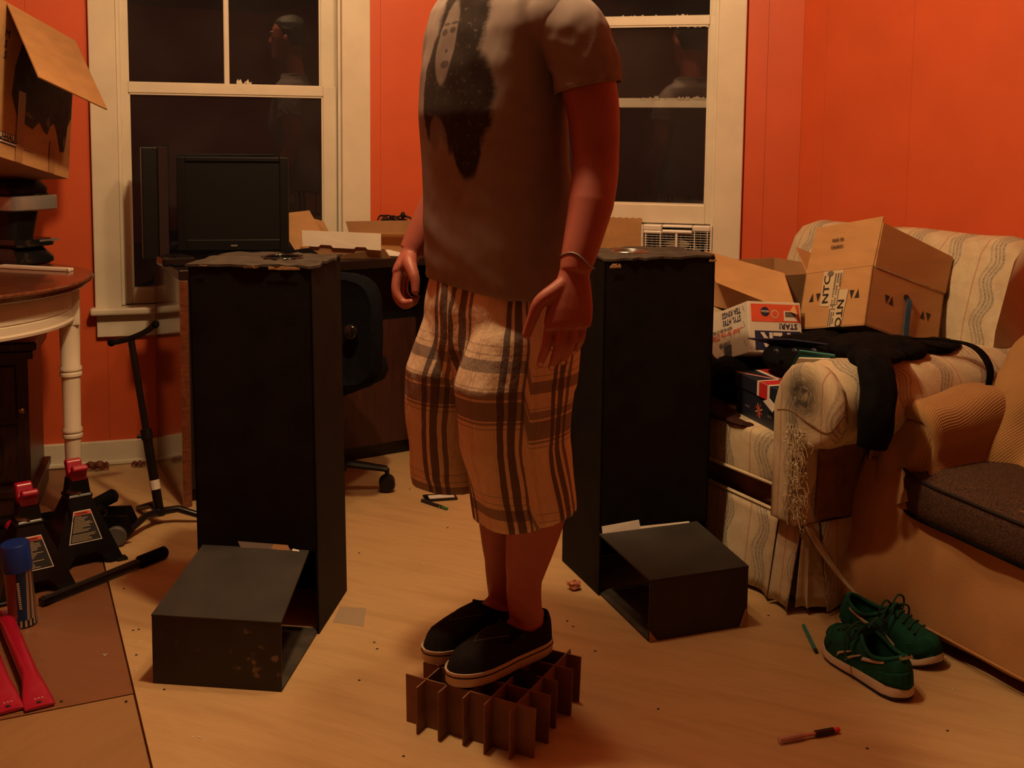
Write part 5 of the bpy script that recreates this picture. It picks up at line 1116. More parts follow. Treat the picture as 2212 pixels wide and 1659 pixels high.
# St George cross and diagonals seen on the lid
band([(cx_ - .034, -.0002), (cx_ + .034, -.0002), (cx_ + .034, Ly), (cx_ - .034, Ly)], 'white_ink', .0004); band([(cx_ - .022, -.0002), (cx_ + .022, -.0002), (cx_ + .022, Ly), (cx_ - .022, Ly)], 'red_ink', .0012)
band([(0, cy_ - .030), (Lx, cy_ - .030), (Lx, cy_ + .030), (0, cy_ + .030)], 'white_ink', .0004); band([(0, cy_ - .018), (Lx, cy_ - .018), (Lx, cy_ + .018), (0, cy_ + .018)], 'red_ink', .0012)
for sgx in (0, 1):
    for sgy in (0, 1):
        x0 = 0 if sgx == 0 else Lx; y0 = 0 if sgy == 0 else Ly; x1 = cx_ - .034 if sgx == 0 else cx_ + .034; y1 = cy_ - .030 if sgy == 0 else cy_ + .030; dx = .020 if sgx == 0 else -.020
        band([(x0, y0), (x0 + dx, y0), (x1, y1 + (-.008 if sgy else .008) * 0), (x1 - dx * .9, y1)], 'white_ink', .0001 + .0001 * sgx); band([(x0 + dx * .1, y0), (x0 + dx * .6, y0), (x1 - dx * .2, y1), (x1 - dx * .7, y1)], 'red_ink', .0006)
for a0, a1, m, o_ in ((cx_ - .034, cx_ + .034, 'white_ink', .0006), (cx_ - .022, cx_ + .022, 'red_ink', .0012)):
    mb = MB(); mb.slab([QP(a0, -o_, .077), QP(a1, -o_, .077), QP(a1, -o_, .1165), QP(a0, -o_, .1165)], -uf * .0005); mb.build('flag_stripe', m, lid)
fx, fz = uL * .50, .036
for ang in (20, 65, 110, 155):
    d1 = V((math.cos(R_(ang)), math.sin(R_(ang)), 0)); mb = MB(); q = []
    for s, t in ((-1, -1), (1, -1), (1, 1), (-1, 1)): q.append(QP(fx + d1.x * .020 * s - d1.y * .0022 * t, .0024, fz + d1.y * .020 * s + d1.x * .0022 * t))
    mb.slab(q, -uf * .0003); mb.build('small_flag_stripe', 'red_ink' if ang % 2 else 'cardboard', usb)
mb = MB()
for k in range(9):
    if k in (4,): continue
    x = fx + (-.075 + k * .006 if k < 4 else .018 + k * .006); mb.slab([QP(x, .0024, .03), QP(x + .004, .0024, .03), QP(x + .004, .0024, .036), QP(x, .0024, .036)], -uf * .0003)
mb.build('small_print', 'ink_soft', usb)['kind'] = 'stuff'
# teal and white folder, navy folder
mb = MB(SF); mb.slab([V((.160, .045, .562)), V((.085, .030, .665)), V((-.010, .060, .668)), V((.04, .12, .60))], V((0, .003, .002))); tf_ = mb.build('card_folder', 'teal'); tag(tf_, 'teal card folder with a white inner sheet leaning on the torn sofa arm', 'folder')
mb = MB(SF); mb.slab([V((.150, .030, .545)), V((.075, .020, .648)), V((-.005, .050, .658)), V((.02, .10, .60))], V((0, .003, .002))); mb.build('inner_sheet', 'white_card', tf_)
mb = MB(SF); mb.slab([V((.345, .075, .648)), V((.20, .10, .668)), V((.12, .16, .664)), V((.24, .14, .632))], V((0, .001, .003))); tag(mb.build('navy_folder', mat('navy_folder_card', (.022, .022, .075), .5, .1)), 'flat navy blue folder edge sticking out under the open brown carton', 'folder')
mb = MB(SF); mb.slab([V((.180, -.002, .515)), V((.150, -.006, .528)), V((.118, -.010, .512)), V((.135, -.008, .495))], V((0, .002, 0))); tag(mb.build('paper_tag', 'white_card'), 'small white paper corner poking out between shoebox and sofa arm', 'paper')
# black jacket over the arm, dark clothes under the boxes, brown cloth
def lumps(items, vox=.010, sm=4):
    mb = MB(SF)
    for it in items:
        if len(it) == 2: mb.ball(it[0], it[1], 18, 12)
        else: mb.tube(smoothpath([V(p) for p in it[0]], 4), it[1], 14, flat=it[2])
    mb.v = [SF(p) for p in mb.v]; mb.tf = None
    return voxel(mb, vox, sm)
def cloth_obj(nm, items, m, amp=.010, vox=.009, sm=5, freq=14):
    vs, fs, ns = lumps(items, vox, sm)
    vs = [p + n * (noise.noise(p * freq) * amp - abs(noise.noise(V((p.x * 1.0, p.y, p.z * .45)) * freq * 2.0)) * amp * .9) for p, n in zip(vs, ns)]
    return mesh_obj(nm, vs, fs, m, smooth=80, fix=False)
jk = cloth_obj('jacket', [((.22, .30, .600), (.17, .24, .075)), ((.03, .25, .665), (.12, .14, .034)), ((.24, .19, .632), (.12, .08, .034)), ((-.075, .14, .672), (.06, .08, .026)), ((.0, .40, .662), (.06, .12, .020)), 
    ([(-.06, .12, .675), (-.125, .085, .668), (-.168, .055, .620), (-.182, .040, .56), (-.180, .035, .505), (-.172, .035, .470)], [.05, .062, .060, .056, .050, .032] if False else .043, .62)], 'black_fabric', .011, .007, 5, 11)
tag(jk, 'black jacket draped over the sofa arm with one sleeve hanging down', 'jacket')
mb = MB(SF); pts = smoothpath([V((-.02, .30, .694)), V((-.06, .39, .690)), V((-.11, .44, .676)), V((-.150, .45, .635)), V((-.160, .44, .585)), V((-.150, .42, .54))], 5); rings = [[p + V((0, -.012, 0)), p + V((0, .012, 0)), p + V((-.003, .012, .003)), p + V((-.003, -.012, .003))] for p in pts]; mb.loft(rings); mb.build('strap', 'black_fabric', jk)
mb = MB(SF)
for k in range(3): p = V((.20 - .05 * k, .055 + .02 * k, .640 + .008 * k)); mb.ball(p, (.012, .006, .008), 8, 6)
mb.build('lining_patch', 'navy_folder_card' if 'navy_folder_card' in M else 'navy_card', jk, smooth=60)['kind'] = 'stuff'
tag(cloth_obj('dark_clothes', [((.47, .24, .48), (.12, .19, .055)), ((.44, .14, .525), (.10, .10, .055)), ((.60, .20, .49), (.14, .16, .07)), ((.47, .08, .50), (.08, .06, .05))], 'black_fabric'), 'heap of black clothes on the sofa seat under the white carton', 'clothes')
tag(cloth_obj('brown_cloth', [((.50, .02, .425), (.13, .075, .048)), ((.38, .005, .437), (.09, .05, .022)), ((.60, .00, .43), (.10, .07, .07)), ((.27, -.008, .437), (.07, .03, .010))], 'brown_cloth', .008), 'dark brown cloth spilling over the sofa seat edge', 'cloth')

# ---------------------------------------------------------------- the man on the cardboard divider
F_, L_ = V((-.79, -.615, 0)).normalized(), V((.615, -.79, 0)).normalized()
def Tc(z):
    t = max(0, min(1, (z - .9) / .4)); return V((-.012, 2.215, z)) * (1 - t) + V((-.032, 2.200, z)) * t
man = thing('person', V((-.01, 2.20, .107)), 'person in printed T-shirt, plaid shorts and black slip-on shoes standing on a cardboard divider', 'person')
def rg(z, aL, aF, oF=0.0, oL=0.0, e=.9, c=None, n=32):
    p = (c if c else Tc(z)) + F_ * oF + L_ * oL; p = V((p.x, p.y, z)); return ell(p, L_ * aL, F_ * aF, n, e)
mb = MB()
mb.loft([rg(z, a, b, o) for z, a, b, o in ((.82, .10, .07, 0), (.86, .15, .10, 0), (.93, .160, .105, 0), (1.02, .145, .092, .005), (1.12, .140, .090, .012), (1.24, .152, .100, .012), (1.36, .165, .098, .005), (1.45, .152, .080, -.008), (1.505, .110, .064, -.015), (1.54, .066, .058, -.015))])
nk = Tc(1.55)
mb.tube([nk + F_ * -.015 - Z * .06, nk + F_ * -.010 + Z * .02, nk + F_ * .008 + Z * .12], [.062, .056, .056], 20)
hc = nk + F_ * .022 + Z * .205
mb.loft([ell(hc + F_ * o + Z * z, L_ * a, F_ * b, 28, .95) for z, a, b, o in ((-.125, .030, .030, .055), (-.115, .048, .052, .040), (-.085, .058, .078, .014), (-.04, .068, .090, .002), (.0, .073, .094, 0), (.05, .074, .096, -.006), (.09, .062, .082, -.010), (.115, .036, .05, -.012), (.123, .01, .014, -.012))])
mb.loft([ell(hc + F_ * o + Z * z, L_ * a, F_ * b, 12) for z, a, b, o in ((.028, .007, .006, .090), (.0, .009, .010, .098), (-.022, .015, .015, .102), (-.034, .013, .010, .098), (-.038, .004, .004, .096))])
mb.ball(hc + F_ * .088 - Z * .060, V((.014, .014, .007)), 12, 8); mb.ball(hc + F_ * .086 - Z * .071, V((.013, .013, .007)), 12, 8)
for s in (-1, 1):
    mb.ball(hc + L_ * s * .076 - Z * .012 - F_ * .006, V((.012, .014, .030)), 12, 8); mb.ball(hc + L_ * s * .032 + F_ * .082 + Z * .030, V((.020, .014, .007)), 12, 8)
# arms
def arm(sh, up_, el, fo, wr, rads): mb.tube(smoothpath([sh, up_, el, fo, wr], 5), [r for r in rads], 40)
def radii(rs, k=5):
    out = []
    for i in range(len(rs) - 1): out += [rs[i] + (rs[i + 1] - rs[i]) * j / k for j in range(k)]
    return out + [rs[-1]]
arm(V((.090, 2.078, 1.425)), V((.142, 2.060, 1.30)), V((.157, 2.060, 1.172)), V((.147, 2.025, 1.080)), V((.116, 1.984, .955)), radii([.050, .053, .0445, .043, .028]))
arm(V((-.112, 2.318, 1.425)), V((-.126, 2.370, 1.30)), V((-.122, 2.395, 1.172)), V((-.155, 2.390, 1.080)), V((-.221, 2.362, .950)), radii([.050, .050, .044, .041, .028]))
# hands
def hand(wr, fingers, thumb, nrm, pr=.0125):
    nrm = V(nrm).normalized(); ks = [V(f[0]) for f in fingers]; wr = V(wr)
    wd = (ks[0] - ks[3]).normalized(); mid = (ks[1] + ks[2]) / 2
    rings = []
    for t, hw, th in ((-.10, .027, .023), (.08, .030, .021), (.35, .037, .020), (.65, .043, .018), (.92, .0455, .0150), (1.06, .043, .0105)):
        rings.append(ell(wr + (mid - wr) * t, wd * hw, nrm * th, 20, .85))
    mb.loft(rings)
    for f, r in zip(fingers, (.0098, .0101, .0096, .0085)):
        f = [V(p) for p in f]; root = f[0] + (wr - f[0]) * .28 - nrm * .002
        mb.tube(smoothpath([root] + f, 4), radii([r * 1.0, r * 1.06, r * 1.0, r * .9, r * .74], 4), 12); mb.ball(f[-1], r * .78, 10, 8); mb.ball(f[0] + nrm * .0022, r * 1.08, 10, 8)
    f = [V(p) for p in thumb]; root = wr + (f[0] - wr) * .3
    mb.tube(smoothpath([root] + f, 4), radii([.0165, .0165, .0128, .0108, .0086], 4), 12); mb.ball(f[-1], .0096, 10, 8); mb.ball((root + f[0] + ks[0]) / 3, (.014, .011, .018), 12, 8)
LH = [[(.0725, 1.962, .866), (.066, 1.958, .829), (.060, 1.964, .806), (.054, 1.976, .786)], [(.0935, 1.957, .861), (.0885, 1.954, .823), (.082, 1.963, .800), (.0755, 1.976, .780)], [(.1135, 1.960, .861), (.109, 1.958, .826), (.1025, 1.968, .806), (.096, 1.981, .789)], [(.131, 1.970, .868), (.129, 1.968, .838), (.124, 1.976, .821), (.118, 1.987, .807)]]
hand((.115, 1.984, .952), LH, [(.088, 1.972, .928), (.053, 1.960, .905), (.040, 1.962, .875), (.029, 1.968, .842)], (.22, -.97, .05))
RH = [[(-.246, 2.322, .910), (-.249, 2.305, .872), (-.233, 2.296, .849), (-.213, 2.288, .851)], [(-.247, 2.343, .905), (-.251, 2.331, .862), (-.233, 2.320, .839), (-.212, 2.312, .846)], [(-.243, 2.364, .899), (-.246, 2.357, .857), (-.228, 2.346, .837), (-.210, 2.337, .845)], [(-.236, 2.384, .894), (-.237, 2.378, .860), (-.222, 2.368, .843), (-.208, 2.360, .851)]]
hand((-.221, 2.36, .947), RH, [(-.222, 2.322, .932), (-.211, 2.298, .910), (-.206, 2.290, .893), (-.205, 2.285, .876)], (-.97, .12, .1))
# legs and feet
Ff, Lf = V((-.77, -.64, 0)).normalized(), V((.64, -.77, 0)).normalized()
heelN, heelF = V((.090, 2.252, .1045)), V((.035, 2.345, .1045))
def leg(pts, rads, ank, heel):
    mb.tube(smoothpath(pts, 5), radii(rads), 40)
    a = heel + Ff * .058; mb.tube([V((a.x, a.y, .20)), a + Z * .075 , heel + Ff * .10 + Z * .055, heel + Ff * .17 + Z * .042, heel + Ff * .225 + Z * .034], [.032, .033, .031, .030, .022], 16); mb.ball(heel + Ff * .035 + Z * .045, (.026, .026, .026), 12, 8)
leg([(.040, 2.135, .90), (.032, 2.130, .72), (.042, 2.150, .56), (.054, 2.172, .435), (.033, 2.192, .28), (.038, 2.212, .19)], [.085, .080, .060, .065, .0375, .035], None, heelN)
leg([(-.070, 2.285, .90), (-.062, 2.275, .72), (-.032, 2.280, .56), (-.016, 2.290, .435), (-.016, 2.300, .28), (-.008, 2.308, .19)], [.085, .080, .058, .062, .037, .035], None, heelF)
vs, fs, ns = voxel(mb, .0027, 3, .5)
body = mesh_obj('body', vs, fs, 'skin', man, smooth=180, fix=False)
for s in (-1, 1):
    e = MB(); e.ball(hc + L_ * s * .031 + F_ * .079 + Z * .012, .0125, 14, 10); ey = e.build('eye', 'eye_white', man, smooth=180)
    e = MB(); e.ball(hc + L_ * s * .031 + F_ * .0885 + Z * .012, (.005, .005, .0055), 10, 8); e.build('iris', 'ink', ey, smooth=180)
h = MB(); h.loft([ell(hc + F_ * o + Z * z, L_ * a, F_ * b, 28, .95) for z, a, b, o in ((-.045, .060, .050, -.048), (.0, .078, .066, -.034), (.045, .081, .088, -.018), (.085, .074, .090, -.012), (.115, .050, .064, -.014), (.132, .015, .02, -.015))])
vs, fs, ns = voxel(h, .006, 2); vs = [p + n * (noise.noise(p * 60) * .004) for p, n in zip(vs, ns)]; mesh_obj('hair', vs, fs, 'hair', man, smooth=180, fix=False)
# thumbnail / finger nails of the near hand
for f in LH:
    a, b = V(f[2]), V(f[3]); d3 = (b - a).normalized(); n_ = (V((.15, -.85, .25)) - d3 * V((.15, -.85, .25)).dot(d3)).normalized(); c = a + (b - a) * .80 + n_ * .0072
    e = MB(); e.loft([ell(c + n_ * k, d3.cross(n_) * .0045 * s, d3 * .006 * s, 12) for k, s in ((-.0012, 1), (.0003, .95), (.0008, .6))]); e.build('fingernail', mat('nail', (.60, .30, .22), .3, 0) if 'nail' not in bpy.data.materials else bpy.data.materials['nail'], man, smooth=60)
# bracelet
wr_c = V((.1215, 1.9905, .974)); wa = (V((.147, 2.025, 1.08)) - V((.116, 1.984, .955))).normalized(); w1 = wa.cross(V((0, -1, 0))).normalized(); w2 = wa.cross(w1)
e = MB(); e.tube([wr_c + w1 * math.cos(t) * .0335 + w2 * math.sin(t) * .0335 + wa * (.004 * math.sin(3 * t + 1) - .007 * math.cos(t - .3)) for t in [2 * math.pi * k / 40 for k in range(40)]], .0013, 6, closed=True); e.build('bracelet', mat('grey_green_cord', (.22, .27, .24), .5, .1), man, smooth=60)

def border(keep):
    cnt = {}
    for f in keep:
        for i in range(len(f)):
            k = (f[i], f[(i + 1) % len(f)]); k = (min(k), max(k)); cnt[k] = cnt.get(k, 0) + 1
    return {i for k, c in cnt.items() if c == 1 for i in k}
# T-shirt
mb = MB()
def hz(p): return -.11 * (p.x + .03)
rings = []
for z, a, b, o in ((.892, .186, .136, .004), (.902, .186, .137, .004), (.96, .182, .134, .006), (1.05, .174, .126, .012), (1.15, .168, .121, .018), (1.25, .168, .123, .018), (1.34, .172, .118, .010), (1.41, .178, .112, .002), (1.46, .174, .102, -.004), (1.495, .146, .090, -.010), (1.52, .094, .075, -.012), (1.55, .080, .071, -.010)):
    r = rg(z, a, b, o, 0, .82, None, 48)
    if z < 1.1: r = [V((p.x, p.y, p.z + hz(p) * (1.1 - z) / .2)) for p in r]
    rings.append(r)
mb.loft(rings)
slv = [([(.076, 2.090, 1.428), (.108, 2.073, 1.398), (.130, 2.064, 1.352), (.142, 2.060, 1.300)], [.066, .068, .0645, .0595], V((.142, 2.060, 1.302))), ([(-.100, 2.300, 1.428), (-.114, 2.325, 1.398), (-.124, 2.350, 1.352), (-.130, 2.368, 1.300)], [.066, .067, .0635, .059], V((-.132, 2.368, 1.302)))]
mb.ball((.074, 2.092, 1.422), (.074, .074, .074), 24, 16); mb.ball((-.098, 2.298, 1.422), (.074, .074, .074), 24, 16)
vs, fs, ns = voxel(mb, .0065, 4)
cuts = [(V(s[0][-1]), (V(s[0][-1]) - V(s[0][-2])).normalized()) for s in slv]
def wrk(p):
    q = V((p.dot(L_), p.dot(F_), p.z)); a = .0
    a += noise.noise(V((q.x * 9, q.y * 9, q.z * 5))) * .006
    low = max(0, min(1, (1.12 - q.z) / .2)); a += low * .006 * noise.noise(V((q.x * 6 + q.z * 16, q.y * 6 - q.z * 8, 3)))
    a += low * .0035 * math.sin((q.z + q.x * .5) * 75 + 3 * noise.noise(q * 7)) * max(0, noise.noise(q * 5 + V((4, 0, 0))) + .2); hi = max(0, min(1, (q.z - 1.28) / .08)); a += hi * .005 * noise.noise(V((q.x * 22, q.y * 22, q.z * 14)))
    return a
keep = []
for f in fs:
    c = sum((vs[i] for i in f), V()) / len(f); n_ = (vs[f[1]] - vs[f[0]]).cross(vs[f[2]] - vs[f[1]]); n_ = n_.normalized() if n_.length else V((0, 0, 1))
    if c.z - hz(c) < .905 and n_.z < -.55: continue
    if c.z > 1.538 and n_.z > .6: continue
    keep.append(f)
vs2 = [p + n * wrk(p) for p, n in zip(vs, ns)]
for i in border(keep):
    if vs[i].z < 1.0: vs2[i].z = .899 + hz(vs[i])
    elif vs[i].z > 1.5: vs2[i].z = 1.540
tc0 = Tc(1.3)
pats = []
for p, n in zip(vs2, ns):
    u = (p - tc0).dot(L_); fr = max(0, min(1, (n.dot(F_) + .05) / .25)); off_arm = 1 if (p - V((.10, 2.078, 1.38))).length > .075 or u < .10 else 0
    pats.append((u, p.z, fr * (1 if u < .165 else 0)))
used = sorted({i for f in keep for i in f}); mp_ = {o: k for k, o in enumerate(used)}
it = iter([pats[i] for i in used])
shirt = mesh_obj('t_shirt', [vs2[i] for i in used], [tuple(mp_[i] for i in f) for f in keep], 'shirt', man, smooth=180, fix=False, pat=lambda p: next(it), solid=.003)
e = MB(); e.tube([V((p.x, p.y, p.z)) for p in rg(1.547, .081, .072, -.010, 0, .95, None, 40)], .006, 8, closed=True); e.build('collar', 'shirt', shirt, smooth=60, pat=lambda p: (.3, 0, 0))
for (pth, rr_, _), sd in zip(slv, (1, -1)):
    pts = smoothpath(pth, 9); r9 = radii(rr_, 9); rings = []; prev = None; n = 56
    for i, (c, r) in enumerate(zip(pts, r9)):
        tg = (pts[min(i + 1, len(pts) - 1)] - pts[max(i - 1, 0)]).normalized(); ax = tg.cross(F_).normalized() * sd; ay = ax.cross(tg); t = i / (len(pts) - 1); ring = []
        for j in range(n):
            th = 2 * math.pi * j / n; q = V((th * 1.3, t * 3.2, sd)); wr = noise.noise(V((math.cos(th) * 1.6, math.sin(th) * 1.6, t * 5.5 + math.sin(th * 2) * 1.2))) * .0075 * t + noise.noise(V((math.cos(th) * 4, math.sin(th) * 4, t * 9))) * .003 * t
            ring.append(c + ax * math.cos(th) * (r * 1.02 + wr) + ay * math.sin(th) * (r * (1.0 + .05 * t) + wr))
        rings.append(ring)
    rings = rings[1:]
    e = MB(); e.loft(rings, caps=False); sl = e.build('sleeve', 'shirt', shirt, smooth=180, pat=lambda p: (.3, 0, 0), solid=.003)
    e = MB(); e.tube(rings[-1], .0022, 6, closed=True); e.build('sleeve_hem', 'shirt', shirt, smooth=60, pat=lambda p: (.3, 0, 0))
    e = MB(); e.tube(rings[-4], .0011, 4, closed=True); e.build('stitch_line', 'shirt', shirt, smooth=60, pat=lambda p: (.3, 0, 0))

# plaid shorts
mb = MB()
mb.loft([rg(z, a, b, o, 0, .85, V((-.016, 2.210, 0)), 40) for z, a, b, o in ((.985, .158, .115, 0), (.93, .168, .122, .002), (.86, .178, .132, .004), (.78, .184, .130, .006), (.71, .180, .118, .004))])
legs_ = {'n': [((.006, 2.150), .885, .060, .085), ((.020, 2.122), .82, .088, .108), ((.008, 2.104), .72, .090, .126), ((.006, 2.106), .60, .084, .118), ((.020, 2.120), .50, .083, .106), ((.030, 2.126), .448, .083, .101)],
         'f': [((-.060, 2.250), .885, .060, .085), ((-.076, 2.262), .82, .088, .108), ((-.105, 2.262), .72, .090, .122), ((-.112, 2.268), .60, .084, .114), ((-.110, 2.272), .50, .083, .108), ((-.105, 2.274), .468, .083, .105)]}
for k, it_ in legs_.items():
    mb.loft([ell(V((c[0], c[1], z)), L_ * a, F_ * b, 32, .85) for c, z, a, b in it_])
vs, fs, ns = voxel(mb, .006, 4)
def axis(k, z):
    q = legs_[k]
    for (c0, z0, _, _), (c1, z1, _, _) in zip(q, q[1:]):
        if z >= z1: t = max(0, min(1, (z0 - z) / (z0 - z1))); return V((c0[0] * (1 - t) + c1[0] * t, c0[1] * (1 - t) + c1[1] * t, z))
    return V((q[-1][0][0], q[-1][0][1], z))
mid = V((-.045, 2.188, 0))
def which(p): return 'n' if (p - mid).dot(L_) > 0 else 'f'
keep = []
for f in fs:
    c = sum((vs[i] for i in f), V()) / len(f); n_ = (vs[f[1]] - vs[f[0]]).cross(vs[f[2]] - vs[f[1]]); n_ = n_.normalized() if n_.length else V((0, 0, 1))
    hem = .452 if which(c) == 'n' else .472
    if (c.z < hem + .004 and n_.z < -.5) or (c.z > .975 and n_.z > .6): continue
    keep.append(f)
bd_ = border(keep)
def wrs(p):
    q = V((p.dot(L_), p.dot(F_), p.z)); return .007 * noise.noise(V((q.x * 11, q.y * 11, q.z * 3.2))) + .005 * noise.noise(V((q.x * 20, q.y * 20, q.z * 9))) + .006 * max(0, min(1, (.62 - q.z) / .12)) * math.sin(q.x * 34 + q.z * 11) 
vs2 = []
for p, n in zip(vs, ns):
    q = p + n * wrs(p)
    if len(vs2) in bd_ and p.z < .6: q.z = .448 if which(p) == 'n' else .468
    if p.z < .52: q.z += .10 * max(-.1, min(.1, (p - (V((.03, 2.126, 0)) if which(p) == 'n' else V((-.105, 2.274, 0)))).dot(-F_))) * (.52 - p.z) / .07 * (1.2 if which(p) == 'n' else .4)
    vs2.append(q)
def shp(p):
    k = which(p); c = axis(k, min(p.z, .80)); d_ = p - c; ang = math.atan2(d_.dot(L_), d_.dot(F_)); u = ang * .125
    if k == 'n': side = max(0, min(1, (ang - R_(62)) / R_(8))); return (u - .042 + .03 * side, p.z + .042 * side, 0)
    return (u + .004, p.z + .006, 0)
used = sorted({i for f in keep for i in f}); mp_ = {o: k for k, o in enumerate(used)}
shorts = mesh_obj('shorts', [vs2[i] for i in used], [tuple(mp_[i] for i in f) for f in keep], 'plaid', man, smooth=180, fix=False, pat=shp, solid=.003)
# slip-on shoes
def outline(Ln, asym=.004, n=56, wd=1.0):
    xs = [0, .02, .06, .16, .30, .45, .60, .72, .82, .90, .96, .99, 1.0]; ws = [0, .015, .026, .0325, .0335, .035, .041, .0445, .043, .036, .024, .012, 0]; out = []
    for k in range(n):
        th = 2 * math.pi * k / n; x = .5 - .5 * math.cos(th); i = max(j for j in range(len(xs) - 1) if xs[j] <= x + 1e-9); f = (x - xs[i]) / (xs[i + 1] - xs[i]); f = f * f * (3 - 2 * f) * .5 + f * .5
        wv = (ws[i] * (1 - f) + ws[i + 1] * f) * wd; s = 1 if math.sin(th) > 0 else -1
        wv *= 1 + .12 * math.sqrt(max(0, 1 - abs(2 * x - 1)))* 0
        out.append((x * Ln, s * wv + asym * math.sin(math.pi * x) * 1.0, th))
    return out
def shoe_frames(heel, fwd):
    fwd = V(fwd).normalized(); lat = V((-fwd.y, fwd.x, 0)); return lambda x, y, z: heel + fwd * x + lat * y + Z * z
def slip_on(heel, fwd, asym):
    S = shoe_frames(heel, fwd); Ln = .272; o = outline(Ln, asym); sh = None
    # upper
    xc, rx, ry = .074, .060, .036; rings = []
    def up_pt(th, x, y, t):
        cx, cy = xc - rx * math.cos(th), ry * math.sin(th) + asym * .6
        fr = max(0, -math.cos(th)) if False else max(0, math.cos(math.pi - th))   # 1 at the toe
        zc = .066 + .020 * max(0, -math.cos(math.pi - th)) ** 2 + .028 * fr ** 1.5
        W = t; Hs = 1 - (1 - t) ** 2.0; Ht = .42 * (1 - (1 - min(1, t / .16)) ** 2) + .58 * t ** .95
        H = Hs * (1 - fr) + Ht * fr; Wd = (t ** 2.1) * (1 - fr) + t * fr
        return S(x * .992 * (1 - Wd) + cx * Wd + .001, (y * .985) * (1 - Wd) + cy * Wd, .026 + (zc - .026) * H)
    ts = [0, .03, .08, .16, .28, .42, .58, .74, .88, 1.0]
    for t in ts: rings.append([up_pt(th, x, y, t) for x, y, th in o])
    inner = [[p for p in rings[-1]], [S(xc - (rx - .004) * math.cos(th), (ry - .004) * math.sin(th) + asym * .6, .03) for x, y, th in o]]
    m_ = MB(); m_.loft(rings + inner[1:], caps=False); up = m_.build('shoe', 'canvas_black', man, smooth=50)
    m_ = MB(); m_.loft([[S(x * s + (1 - s) * Ln / 2, y * s2, z) for x, y, th in o] for z, s, s2 in ((.001, .985, .97), (.004, 1.004, 1.03), (.024, 1.006, 1.045), (.029, 1.002, 1.02), (.0295, .95, .9))]); m_.build('sole', 'sole_white', up, smooth=40)
    for z, r, m, nm in ((.0215, .0016, 'ink', 'foxing_stripe'), (.0292, .0014, 'sole_white', 'foxing_bead')):
        m_ = MB(); m_.tube([S(x * 1.006 + .5 * Ln * -.006, y * 1.05, z) for x, y, th in o], r, 6, closed=True); m_.build(nm, m, up, smooth=60)
    m_ = MB(); m_.tube([up_pt(th, x, y, 1.0) + Z * .001 for x, y, th in o], .0030, 8, closed=True); m_.build('padded_collar', 'canvas_black', up, smooth=60)
    for s in (1, -1):
        m_ = MB(); m_.grid(lambda u, v: (lambda th: up_pt(th if s > 0 else 2 * math.pi - th, *[q for q in min(o, key=lambda k: abs(k[2] - (th if s > 0 else 2 * math.pi - th)))[:2]], .62 + .37 * v))(R_(112 + 22 * u * (1 - .3 * (1 - v)))) + Z * .0012, 6, 6); m_.build('elastic_gusset', 'black_fabric', up, smooth=60, solid=.001)
    # stitching along the vamp
    m_ = MB(); path = [up_pt(th, *min(o, key=lambda k: abs(k[2] - th))[:2], .45 + .5 * abs(math.sin((th - math.pi)))) + Z * .0008 for th in [R_(110 + 140 * k / 24) for k in range(25)]]; m_.tube(path, .0007, 4); m_.build('stitching', 'ink_soft', up)
    return up
slip_on(heelN, Ff, .004); slip_on(heelF, Ff, -.004)

# cardboard divider he stands on
dvd = thing('cardboard_divider', V((-.02, 2.14, 0)), 'interlocked brown cardboard box divider standing on the floor under the shoes', 'divider')
d1, d2 = V((.45, .893, 0)).normalized(), V((.893, -.45, 0)).normalized(); DH = .103; dc = V((-.030, 2.150, 0))
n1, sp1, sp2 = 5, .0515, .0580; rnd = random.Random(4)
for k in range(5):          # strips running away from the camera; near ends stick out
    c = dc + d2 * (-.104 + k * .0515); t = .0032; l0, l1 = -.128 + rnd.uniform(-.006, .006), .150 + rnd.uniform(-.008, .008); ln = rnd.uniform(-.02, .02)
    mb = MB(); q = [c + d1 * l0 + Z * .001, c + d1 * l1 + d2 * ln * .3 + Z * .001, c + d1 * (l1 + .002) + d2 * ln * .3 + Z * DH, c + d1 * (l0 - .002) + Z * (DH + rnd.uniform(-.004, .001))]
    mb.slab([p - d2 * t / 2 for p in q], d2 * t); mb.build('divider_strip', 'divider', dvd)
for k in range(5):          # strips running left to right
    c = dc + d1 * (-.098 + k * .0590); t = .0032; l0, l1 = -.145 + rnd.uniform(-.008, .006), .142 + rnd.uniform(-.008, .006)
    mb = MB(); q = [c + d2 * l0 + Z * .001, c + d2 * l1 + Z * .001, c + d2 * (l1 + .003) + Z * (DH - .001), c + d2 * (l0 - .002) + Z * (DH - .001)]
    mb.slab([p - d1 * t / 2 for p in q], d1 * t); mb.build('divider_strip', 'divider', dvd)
mb = MB(); mb.box(dc + d1 * .01 + d2 * .06 + Z * (DH + .0003), (.06, .035, .0010), 0, R_(-27)); mb.build('black_scrap', 'black_board', dvd)

